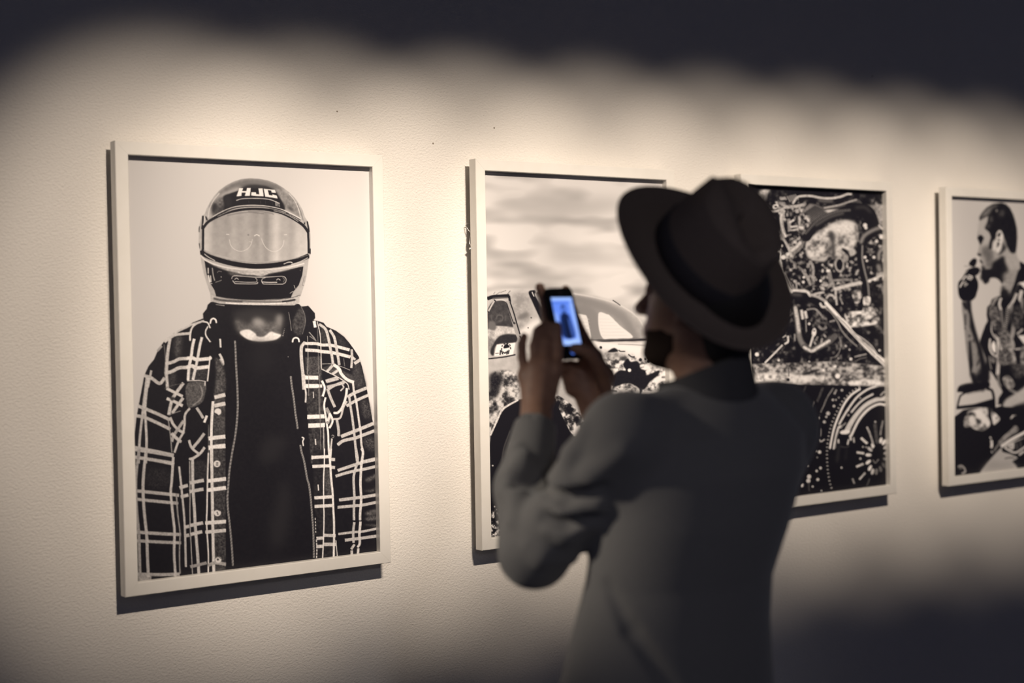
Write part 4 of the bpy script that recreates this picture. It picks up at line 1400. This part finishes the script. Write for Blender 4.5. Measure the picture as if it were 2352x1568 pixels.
# pose
C7 = V3(1.578, -1.400, 1.489)
HC = V3(1.576, -1.375, 1.614)                       # middle of the skull
yw, pt = math.radians(20), math.radians(8)          # head turned to his left and tipped back
Fh = V3(-math.sin(yw)*math.cos(pt), math.cos(yw)*math.cos(pt), math.sin(pt))
Rh = V3(math.cos(yw), math.sin(yw), 0); Uh = np.cross(Rh, Fh)
HM = [Rh, Fh, Uh]
hp = lambda x, y, z: HC+x*Rh+y*Fh+z*Uh
SL, SR = V3(1.392, -1.396, 1.405), V3(1.735, -1.382, 1.405)
EL, ER = V3(1.330, -1.240, 1.215), V3(1.752, -1.190, 1.195)
WL, WR = V3(1.433, -1.108, 1.415), V3(1.606, -1.058, 1.403)
FML = V3(1.362, -1.17, 1.31)

# phone frame: held upright, top leaning away from him
PC = V3(1.532, -1.063, 1.581)
th = math.radians(16)
PX = V3(math.cos(.10), math.sin(.10), 0); PU = V3(0, math.sin(th), math.cos(th)); PU = PU-PX*(PU @ PX); PU /= np.linalg.norm(PU)
PN = np.cross(PX, PU)                               # out of the screen, towards him
pp = lambda x, y, z: PC+x*PX+y*PU+z*PN


def head(v):
    v.ell(hp(0, -.012, .022), (.076, .096, .092), HM, .01)
    v.ell(hp(0, .025, -.045), (.058, .066, .070), HM, .03)
    v.ell(hp(0, .060, -.088), (.026, .026, .022), HM, .025)            # chin
    v.cap(hp(-.048, .0, -.062), hp(-.02, .062, -.09), .018, .016, .02)   # jaw
    v.cap(hp(.048, .0, -.062), hp(.02, .062, -.09), .018, .016, .02)
    v.cap(hp(0, .088, .012), hp(0, .110, -.024), .008, .0125, .012)      # nose
    v.ell(hp(-.012, .098, -.028), (.008, .010, .007), HM, .006); v.ell(hp(.012, .098, -.028), (.008, .010, .007), HM, .006)
    v.cap(hp(-.032, .080, .026), hp(.032, .080, .026), .009, .009, .014)  # brow
    v.ell(hp(-.031, .090, .010), (.015, .014, .010), HM, .008, 'sub'); v.ell(hp(.031, .090, .010), (.015, .014, .010), HM, .008, 'sub')
    v.ell(hp(-.031, .076, .010), (.0125, .0125, .0115), HM, .003); v.ell(hp(.031, .076, .010), (.0125, .0125, .0115), HM, .003)
    v.cap(hp(-.018, .088, -.052), hp(.018, .088, -.052), .0055, .0055, .006); v.cap(hp(-.016, .086, -.063), hp(.016, .086, -.063), .0065, .0065, .006)
    v.cap(hp(-.022, .100, -.0575), hp(.022, .100, -.0575), .002, .002, .003, 'sub')
    for s in (-1, 1):                                                    # ears
        v.ell(hp(s*.079, -.012, -.006), (.008, .017, .030), HM, .006)
        v.ell(hp(s*.088, -.006, .0), (.006, .009, .016), HM, .004, 'sub')
        v.ell(hp(s*.080, -.006, -.030), (.006, .009, .009), HM, .005)


def finger(v, pts, r0, r1, k=.004):
    n = len(pts)-1
    for i in range(n):
        v.cap(pts[i], pts[i+1], r0+(r1-r0)*i/n, r0+(r1-r0)*(i+1)/n, k if i else .008)


bv = Vol((1.24, -1.62, -.01), (1.88, -.98, 1.80), .0036)
head(bv)
bv.cap(C7+V3(-.004, .012, -.02), hp(0, -.018, -.07), .052, .049, .03)      # neck
bv.sections([(.86, 1.50, -1.36, .150, .105), (1.0, 1.502, -1.36, .150, .105), (1.17, 1.523, -1.371, .135, .09), (1.3, 1.55, -1.388, .155, .10), (1.40, 1.57, -1.393, .15, .085), (1.455, 1.578, -1.396, .08, .06)], .03)
for S, E_, Wr in ((SL, EL, WL), (SR, ER, WR)):
    bv.cap(S, E_, .046, .037, .03); bv.cap(E_, Wr, .038, .027, .012)
for s in (-1, 1):
    hipj = V3(1.505+s*.09, -1.36, .92); kn = V3(1.51+s*.10, -1.345, .50); an = V3(1.515+s*.105, -1.375, .09)
    bv.cap(hipj, kn, .085, .055, .03); bv.cap(kn, an, .055, .036, .02); bv.cap(kn+V3(0, -.02, -.1), an, .045, .03, .02)
    bv.cap(an+V3(0, -.03, -.05), an+V3(s*.02, .16, -.06), .032, .026, .02)


# left hand: back of the hand to the viewer, fingers up along the phone's edge
def hand(v, wr, kn, tips, rr, thumb, tr=(.0115, .0085), palm=.0145):
    for i, q in enumerate(kn):
        base = wr+(q-wr)*.18+(kn[1]-q)*-.12
        v.cap(base, q, .016, palm-.0015*(i == 3), .014)
    v.cap(kn[0], kn[3], palm-.002, palm-.003, .012)
    for q, t, r in zip(kn, tips, rr):
        finger(v, [q]+list(t), r, r*.82)
    finger(v, thumb, tr[0], tr[1])


LW = WL
lk = [V3(1.4827, -1.0914, 1.5028), V3(1.4662, -1.0895, 1.5095), V3(1.4523, -1.0800, 1.5044), V3(1.4428, -1.0640, 1.4914)]
lt = [[V3(1.4990, -1.0627, 1.5450), V3(1.5127, -1.0347, 1.5876), V3(1.5157, -1.0263, 1.6214), V3(1.5063, -1.0240, 1.6467)],
      [V3(1.4809, -1.0744, 1.5487), V3(1.4973, -1.0633, 1.5745), V3(1.5165, -1.0545, 1.5851)],
      [V3(1.4631, -1.0647, 1.5421), V3(1.4782, -1.0551, 1.5687), V3(1.5012, -1.0476, 1.5807)],
      [V3(1.4472, -1.0480, 1.5232), V3(1.4535, -1.0385, 1.5445), V3(1.4600, -1.0378, 1.5598)]]
hand(bv, LW, lk, lt, (.0112, .0104, .0100, .0090), [LW+(lk[0]-LW)*.42+V3(.008, -.006, 0), V3(1.4829, -1.1013, 1.4999), V3(1.4972, -1.0884, 1.5414), V3(1.5034, -1.0772, 1.5774)])
# right hand: under and behind the phone
rk = [V3(1.6121, -1.0781, 1.4851), V3(1.6088, -1.0572, 1.5006), V3(1.5995, -1.0433, 1.5039), V3(1.5848, -1.0334, 1.4946)]
rt_ = [[V3(1.6155, -1.0492, 1.5218), V3(1.6002, -1.0356, 1.5437), V3(1.5846, -1.0341, 1.5601)],
       [V3(1.6090, -1.0295, 1.5418), V3(1.5911, -1.0211, 1.5823), V3(1.5737, -1.0226, 1.6225), V3(1.5587, -1.0312, 1.6431)],
       [V3(1.5985, -1.0228, 1.5220), V3(1.5852, -1.0181, 1.5344), V3(1.5637, -1.0227, 1.5310)],
       [V3(1.5720, -1.0267, 1.5045), V3(1.5533, -1.0332, 1.5053), V3(1.5389, -1.0429, 1.4981)]]
hand(bv, WR, rk, rt_, (.0098, .0102, .0098, .0088), [WR+(rk[0]-WR)*.45+V3(.004, -.010, 0), V3(1.5926, -1.0950, 1.4863), V3(1.5596, -1.1028, 1.5251), V3(1.5372, -1.0992, 1.5350), V3(1.5271, -1.0946, 1.5368)], (.0125, .0092))
bv.cap(V3(1.5705, -1.0334, 1.4856), V3(1.5938, -1.0485, 1.4269), .0150, .0170, .012)      # heel of the right hand
bv.cap(V3(1.5567, -1.0309, 1.4940), V3(1.5673, -1.0318, 1.4594), .0110, .0120, .010)
vol_obj('body', bv, M_SKIN, man, 2)
del bv

# hair at the nape and sides, short beard
hv = Vol(HC-.16, HC+.16, .003)
hv.ell(hp(0, -.014, .022), (.081, .101, .097), HM, .005)
hv.cap(hp(-.016, -.056, -.07), hp(.012, -.056, -.07), .034, .034, .03)
hv.ell(hp(0, .075, -.06), (.12, .085, .13), HM, .01, 'sub')
hv.ell(hp(0, .10, .03), (.10, .06, .05), HM, .01, 'sub')
for s in (-1, 1):
    hv.ell(hp(s*.082, -.010, -.008), (.018, .021, .033), HM, .004, 'sub')
vol_obj('hair', hv, M_HAIR, man, 1)
bd = Vol(HC-.16, HC+.16, .0028)
bd.ell(hp(0, .025, -.047), (.0605, .0685, .0725), HM, .01)
bd.ell(hp(0, .062, -.090), (.029, .029, .026), HM, .02)
bd.cap(hp(-.050, .0, -.062), hp(-.02, .064, -.092), .020, .018, .015); bd.cap(hp(.050, .0, -.062), hp(.02, .064, -.092), .020, .018, .015)
bd.ell(hp(0, .06, .012), (.12, .09, .070), HM, .004, 'sub')
bd.ell(hp(0, .122, -.055), (.07, .050, .062), HM, .006, 'sub')
bd.ell(hp(0, -.055, -.04), (.2, .065, .2), HM, .004, 'sub')
vol_obj('beard', bd, M_BEARD, man, 1)

# jacket
jv = Vol((1.20, -1.64, .82), (1.92, -.99, 1.58), .005)
jv.sections([(.84, 1.498, -1.360, .212, .152), (.92, 1.499, -1.360, .206, .150), (1.0, 1.502, -1.362, .194, .142), (1.10, 1.512, -1.367, .176, .130), (1.17, 1.523, -1.373, .168, .124),
             (1.26, 1.543, -1.385, .178, .130), (1.34, 1.560, -1.394, .186, .128), (1.40, 1.570, -1.398, .182, .112), (1.43, 1.575, -1.400, .145, .092), (1.465, 1.578, -1.402, .080, .066)], .02)
for S, sg in ((SL, -1), (SR, 1)):
    jv.cap(C7+V3(sg*.045, .0, -.052), S+V3(sg*-.01, 0, .010), .044, .058, .03)
    jv.cap(S+V3(-sg*.05, .02, -.07), S, .07, .060, .03)
jv.cap(SL, EL, .064, .055, .025); jv.cap(EL, FML, .056, .050, .02); jv.cap(FML, WL, .049, .036, .015)
jv.cap(SR, ER, .064, .055, .025); jv.cap(ER, WR, .052, .037, .015)
jv.cap(SR+V3(.006, -.008, -.02), SR+V3(.0, .03, -.10), .056, .058, .02)
# folds on the left sleeve and at the waist, laid on the cloth

FOLDS = [
    [(V3(1.3095, -1.3347, 1.3320), 0.006), (V3(1.3159, -1.3577, 1.3362), 0.012), (V3(1.3318, -1.3922, 1.3525), 0.013), (V3(1.3506, -1.4435, 1.3914), 0.008)],
    [(V3(1.3277, -1.3831, 1.4221), 0.008), (V3(1.3210, -1.3578, 1.3808), 0.012), (V3(1.3109, -1.3421, 1.3352), 0.012)],
    [(V3(1.3047, -1.3247, 1.3084), 0.006), (V3(1.3166, -1.3445, 1.2944), 0.012), (V3(1.3463, -1.3831, 1.3037), 0.010)],
    [(V3(1.3049, -1.3162, 1.2633), 0.006), (V3(1.3252, -1.3319, 1.2583), 0.012), (V3(1.3559, -1.3647, 1.2772), 0.008)],
    [(V3(1.3542, -1.1578, 1.3750), 0.006), (V3(1.3453, -1.1888, 1.3562), 0.010), (V3(1.3250, -1.1860, 1.3396), 0.008)],
    [(V3(1.3097, -1.1883, 1.3089), 0.008), (V3(1.3190, -1.2121, 1.3032), 0.012), (V3(1.2906, -1.2393, 1.2664), 0.008)],
    [(V3(1.2896, -1.2818, 1.2334), 0.006), (V3(1.3065, -1.2931, 1.2192), 0.012), (V3(1.3503, -1.3088, 1.2129), 0.008)]]
DIPS = [
    [(V3(1.3025, -1.3212, 1.3205), 0.006), (V3(1.3103, -1.3535, 1.3174), 0.009), (V3(1.3399, -1.4029, 1.3342), 0.007)],
    [(V3(1.2971, -1.3136, 1.2808), 0.006), (V3(1.3165, -1.3441, 1.2768), 0.008), (V3(1.3451, -1.3735, 1.2894), 0.006)],
    [(V3(1.3180, -1.2079, 1.3206), 0.006), (V3(1.3467, -1.2228, 1.3266), 0.009), (V3(1.3018, -1.3256, 1.3223), 0.006)],
    [(V3(1.3566, -1.3937, 1.1797), 0.005), (V3(1.3672, -1.4368, 1.1151), 0.008), (V3(1.4074, -1.4836, 1.0318), 0.008)]]
for f in FOLDS:
    for (p, r), (q, t) in zip(f, f[1:]):
        jv.cap(p, q, r*1.3, t*1.3, .016)
for f in DIPS:
    for (p, r), (q, t) in zip(f, f[1:]):
        jv.cap(p, q, r*1.3, t*1.3, .014, 'sub')
# neck opening, cuffs and hem
jv.cap(C7+V3(-.004, .014, -.03), C7+V3(-.012, .04, .12), .054, .060, .006, 'sub')
for W_, E_ in ((WL, FML), (WR, ER)):
    n = (W_-E_)/np.linalg.norm(W_-E_); p = W_-n*.008
    jv.plane(p, n, p-.05, p+.06)
    jv.cap(p-n*.012, p+n*.05, .0305, .0305, .004, 'sub')
jv.plane((0, 0, .85), (0, 0, -1), (1.2, -1.6, .82), (1.9, -1.0, .9))
jacket = vol_obj('jacket', jv, M_WOOL, man, 2); jacket['label'] = 'charcoal wool jacket'
del jv

# collar: a stand wrapped round the neck, higher at the back
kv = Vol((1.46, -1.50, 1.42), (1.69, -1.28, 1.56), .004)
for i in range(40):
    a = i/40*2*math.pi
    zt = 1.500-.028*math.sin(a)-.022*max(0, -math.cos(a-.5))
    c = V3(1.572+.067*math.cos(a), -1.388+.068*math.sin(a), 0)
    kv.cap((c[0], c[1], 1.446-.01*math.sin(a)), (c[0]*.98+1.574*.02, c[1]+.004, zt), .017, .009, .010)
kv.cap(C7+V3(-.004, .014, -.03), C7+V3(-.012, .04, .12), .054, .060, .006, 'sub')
vol_obj('collar', kv, M_COLLAR, man, 2)['label'] = 'jacket collar with neck shade in its colour'

# trousers and shoes
tv = Vol((1.26, -1.56, .03), (1.78, -1.12, .95), .006)
for s in (-1, 1):
    hipj = V3(1.505+s*.085, -1.36, .90); kn = V3(1.51+s*.10, -1.345, .50); an = V3(1.515+s*.105, -1.37, .10)
    tv.cap(hipj, kn, .105, .078, .03); tv.cap(kn, an, .078, .062, .02)
    tv.cap(kn+V3(-.05, .05, -.02), kn+V3(.05, .055, .02), .02, .02, .03)
tv.ell((1.50, -1.36, .90), (.18, .125, .10), None, .04)
tv.plane((0, 0, .075), (0, 0, -1), (1.2, -1.6, 0), (1.9, -1.0, .12))
vol_obj('trousers', tv, M_TROUSER, man, 2)
for s in (-1, 1):
    sv = Vol((1.515+s*.115-.09, -1.48, -.004), (1.515+s*.115+.09, -1.14, .13), .004)
    an = V3(1.515+s*.105, -1.375, .09)
    sv.cap(an+V3(0, -.025, -.04), an+V3(s*.02, .165, -.052), .046, .040, .02); sv.cap(an+V3(0, -.005, .0), an+V3(0, .0, -.05), .046, .05, .02)
    sv.plane((0, 0, .001), (0, 0, -1), (1.2, -1.6, -.1), (1.9, -1.0, .05))
    vol_obj('shoe', sv, M_SHOE, man, 2)

# hat: felt fedora pushed far back on the head
HB = V3(1.566, -1.389, 1.676)
HZ = V3(0., -.80, .60); HX = V3(1., 0, 0); HY = np.cross(HZ, HX)
hh = lambda x, y, z: HB+x*HX+y*HY+z*HZ
hat = empty('hat', tuple(HB)); hat.parent = man; hat.matrix_parent_inverse = Matrix.Translation(man.location).inverted()
hat['label'] = 'dark brown felt fedora'


def grid_obj(name, rows, mat, parent, closed=True):
    P = np.array(rows); r, c = P.shape[:2]
    i = np.arange(r-1)[:, None]*c+np.arange(c if closed else c-1)[None]
    j = np.arange(r-1)[:, None]*c+(np.arange(c if closed else c-1)[None]+1) % c
    F = np.stack([i, j, j+c, i+c], -1).reshape(-1, 4)
    o = quads(name, P.reshape(-1, 3), F, mat, None)
    bm = bmesh.new(); bm.from_mesh(o.data); bmesh.ops.recalc_face_normals(bm, faces=bm.faces); bm.to_mesh(o.data); bm.free()
    o.parent = parent; o.matrix_parent_inverse = (Matrix.Translation(HB)).inverted()
    return o


A_, B_ = .083, .100       # crown opening half width / half length
NC = 96
fi = np.arange(NC)/NC*2*math.pi


def brim_pt(a, t, dz):
    x = math.cos(a)*(A_+(BX-A_)*t); y = math.sin(a)*(B_+(BY-B_)*t)
    z = t*t*(.016*math.cos(a)**2-.012*max(0, math.sin(a))**2+.004*max(0, -math.sin(a)))-.004*math.sin(math.pi*t)
    return hh(x, y, z+dz)


BX, BY = .158, .176
rows = [[brim_pt(a, t, .002) for a in fi] for t in np.linspace(-.12, 1, 14)]
rows += [[brim_pt(a, 1.012, 0) for a in fi]]
rows += [[brim_pt(a, t, -.002) for a in fi] for t in np.linspace(1, -.12, 14)]
grid_obj('brim', rows, M_FELT, hat)


def crown_pt(a, t, off=0.):
    # t 0..1 wall, 1..2 over the top
    ca, sa = math.cos(a), math.sin(a)
    if t <= 1:
        s = 1-.13*max(t, 0)**1.5; z = .116*t
    else:
        u = t-1
        s = .87*math.cos(u*math.pi/2)**.75; z = .116+.022*math.sin(u*math.pi/2)
    x, y = ca*(A_+off)*s, sa*(B_+off)*s
    top = max(0, min(1, (t-.75)/.6))
    z -= top*.024*math.exp(-(x/.026)**2)*(1 if y > -.06 else .6)         # centre crease
    z += .008*top*sa
    pin = math.exp(-((y-.075)/.03)**2)*max(0, min(1, (t-.25)/.8))        # front pinch
    x *= 1-.28*pin
    return hh(x, y, z)


rows = [[crown_pt(a, t) for a in fi] for t in list(np.linspace(-.03, 1, 14))+list(np.linspace(1.06, 1.995, 16))]
crown = grid_obj('crown', rows, M_FELT, hat)
rows = [[crown_pt(a, t, o) for a in fi] for t, o in ((.01, .0005), (.02, .0022), (.15, .0024), (.32, .0024), (.335, .0005))]
grid_obj('hat_band', rows, M_RIBBON, hat)

# ---------------------------------------------------------------- phone
M_CASE = mat_simple('black_phone_case', (.010, .010, .012), (.014, .014, .017), 90, .8, 0, .15)
ph = empty('smartphone', tuple(PC), 'black smartphone held up in both hands, its blue screen showing a print', 'phone')


def loft_box(name, w, h, z0, z1, r, mat, cx=0, cy=0):
    bm = bmesh.new(); rings = []
    pts = []
    for sx, sy, a0 in ((1, 1, 0), (-1, 1, 90), (-1, -1, 180), (1, -1, 270)):
        for k in range(7):
            a = math.radians(a0+k*15)
            pts.append((cx+sx*(w/2-r)+r*math.cos(a), cy+sy*(h/2-r)+r*math.sin(a)))
    e = min(.0012, (z1-z0)*.4)
    for z, s in ((z0, e), (z0+e, 0), (z1-e, 0), (z1, e)):
        rings.append([bm.verts.new(pp(x-(s if x > cx else -s), y-(s if y > cy else -s), z)) for x, y in pts])
    for a, b in zip(rings, rings[1:]):
        for k in range(len(pts)):
            bm.faces.new((a[k], a[(k+1) % len(pts)], b[(k+1) % len(pts)], b[k]))
    bm.faces.new(rings[0][::-1]); bm.faces.new(rings[-1])
    o = bm_obj(name, bm, mat)
    o.parent = ph; o.matrix_parent_inverse = Matrix.Translation(PC).inverted()
    return o


loft_box('case', .064, .132, -.0055, .0045, .009, M_CASE)
# lit display with the picture it is framing
sc_ = Sheet(0, 0, 52, 92, .62, 2.)
sc_.poly('0 0 52 0 52 6 0 6', .95, .6, smooth=False); sc_.poly('0 8 52 10 52 13 0 11', .5, 1, smooth=False)
sc_.poly('0 82 52 80 52 92 0 92', 1., .8, smooth=False); sc_.poly('43 8 52 8 52 92 43 92', .9, 2, smooth=False); sc_.poly('0 30 8 30 10 92 0 92', .8, 3, smooth=False)
sc_.ell(25, 22, 6.5, 8, .22, 0, 1); sc_.ell(25, 23, 4.5, 3, .6, 0, .8); sc_.poly('19 31 31 31 38 40 41 76 10 76 12 40', .12, 1.2); sc_.poly('22 34 28 34 30 76 20 76', .02, 1); sc_.poly('31 40 38 46 40 74 33 74', .35, 2)
ws, hs = .050, .0885
u = np.linspace(-ws/2, ws/2, 60); v = np.linspace(hs/2, -hs/2, 104)
U, Vv = np.meshgrid(u, v); U, Vv = U.ravel(), Vv.ravel()
P = PC+U[:, None]*PX+(Vv[:, None]+.003)*PU+.0050*PN
i = (np.arange(103)[:, None]*60+np.arange(59)[None]).ravel()
t = NT('phone_display').base((.01, .01, .012), .2)
at = t.n('ShaderNodeAttribute', _attribute_name='ink', _attribute_type='GEOMETRY')
rp = t.n('ShaderNodeValToRGB'); el = rp.color_ramp.elements
el[0].color = (.004, .007, .025, 1); el[1].color = (.42, .62, 1.15, 1); e = el.new(.6); e.color = (.13, .27, .95, 1); e = el.new(.2); e.color = (.015, .035, .15, 1)
t.l(at.outputs['Fac'], rp.inputs[0]); t.l(rp.outputs[0], t.p.inputs['Emission Color']); t.p.inputs['Emission Strength'].default_value = 1.
so = quads('screen', P, np.c_[i, i+60, i+61, i+1], t.m, None, False)
sa = so.data.attributes.new('ink', 'FLOAT', 'POINT'); sa.data.foreach_set('value', bilin(sc_.a, (U/ws+.5)*104, (.5-Vv/hs)*184).astype(np.float32))
so.parent = ph; so.matrix_parent_inverse = Matrix.Translation(PC).inverted()
sd = so.modifiers.new('glass', 'SOLIDIFY'); sd.thickness = .0006; sd.offset = -1.
t = NT('home_button_glint').base((.05, .06, .1), .3); t.p.inputs['Emission Color'].default_value = (.07, .17, .7, 1); t.p.inputs['Emission Strength'].default_value = 1.  # emission stands in for bluish light reflected off the button
bm = bmesh.new(); n = 20
r0 = [bm.verts.new(pp(.0055*math.cos(k/n*6.2832), -.0535+.0055*math.sin(k/n*6.2832), z)) for z in (.0042, .0052) for k in range(n)]
for k in range(n):
    bm.faces.new((r0[k], r0[(k+1) % n], r0[n+(k+1) % n], r0[n+k]))
bm.faces.new(r0[n:])
hb = bm_obj('home_button', bm, t.m); hb.parent = ph; hb.matrix_parent_inverse = Matrix.Translation(PC).inverted()
loft_box('speaker_slot', .010, .0022, .0042, .0049, .001, M_RIBBON, 0, .056)
# ---------------------------------------------------------------- light
def spot(name, loc, aim, power, size, blend=1., radius=.03, col=(1., .848, .70)):
    l = bpy.data.lights.new(name, 'SPOT'); l.energy = power; l.spot_size = math.radians(size); l.spot_blend = blend
    l.shadow_soft_size = radius; l.color = col
    o = bpy.data.objects.new(name, l); COL.objects.link(o); o.location = loc
    o.rotation_euler = (Vector(aim)-Vector(loc)).to_track_quat('-Z', 'Y').to_euler()
    return o


# a row of ceiling spots, one per picture, with narrow soft-edged beams
LY, LZ = -3.2, 3.72
for x, ax, az, p in ((1.16, 1.24, 1.535, 430), (1.38, 1.62, 1.55, 400), (1.62, 2.07, 1.555, 450), (1.86, 2.52, 1.565, 410),
                     (2.10, 2.97, 1.57, 360), (2.33, 3.42, 1.57, 340), (2.54, 3.87, 1.56, 330), (2.74, 4.32, 1.54, 300), (2.94, 4.77, 1.49, 160)):
    spot('ceiling_spot', (x, LY, LZ), (ax, 0, az), p, 21.2, .78)
# two added fill spots, unseen and without fixtures, to brighten the visitor
spot('added_side_fill', (-.9, -.35, 2.5), (1.36, -1.24, 1.33), 150, 13.5, 1., .05, (1., .9, .76))
spot('added_back_fill', (-.2, -5., 2.9), (1.54, -1.4, 1.40), 42, 22, 1., .15, (.95, .93, 1.))

w = bpy.data.worlds.new('dim_room'); SC.world = w; w.use_nodes = True
w.node_tree.nodes['Background'].inputs[0].default_value = (.039, .041, .064, 1)
w.node_tree.nodes['Background'].inputs[1].default_value = 1.

SC.view_settings.view_transform = 'Standard'; SC.view_settings.look = 'None'; SC.view_settings.gamma = 1.
SC.view_settings.exposure = 0.; SC.view_settings.use_curve_mapping = False
SC.cycles.use_denoising = True
SC.cycles.max_bounces = 8
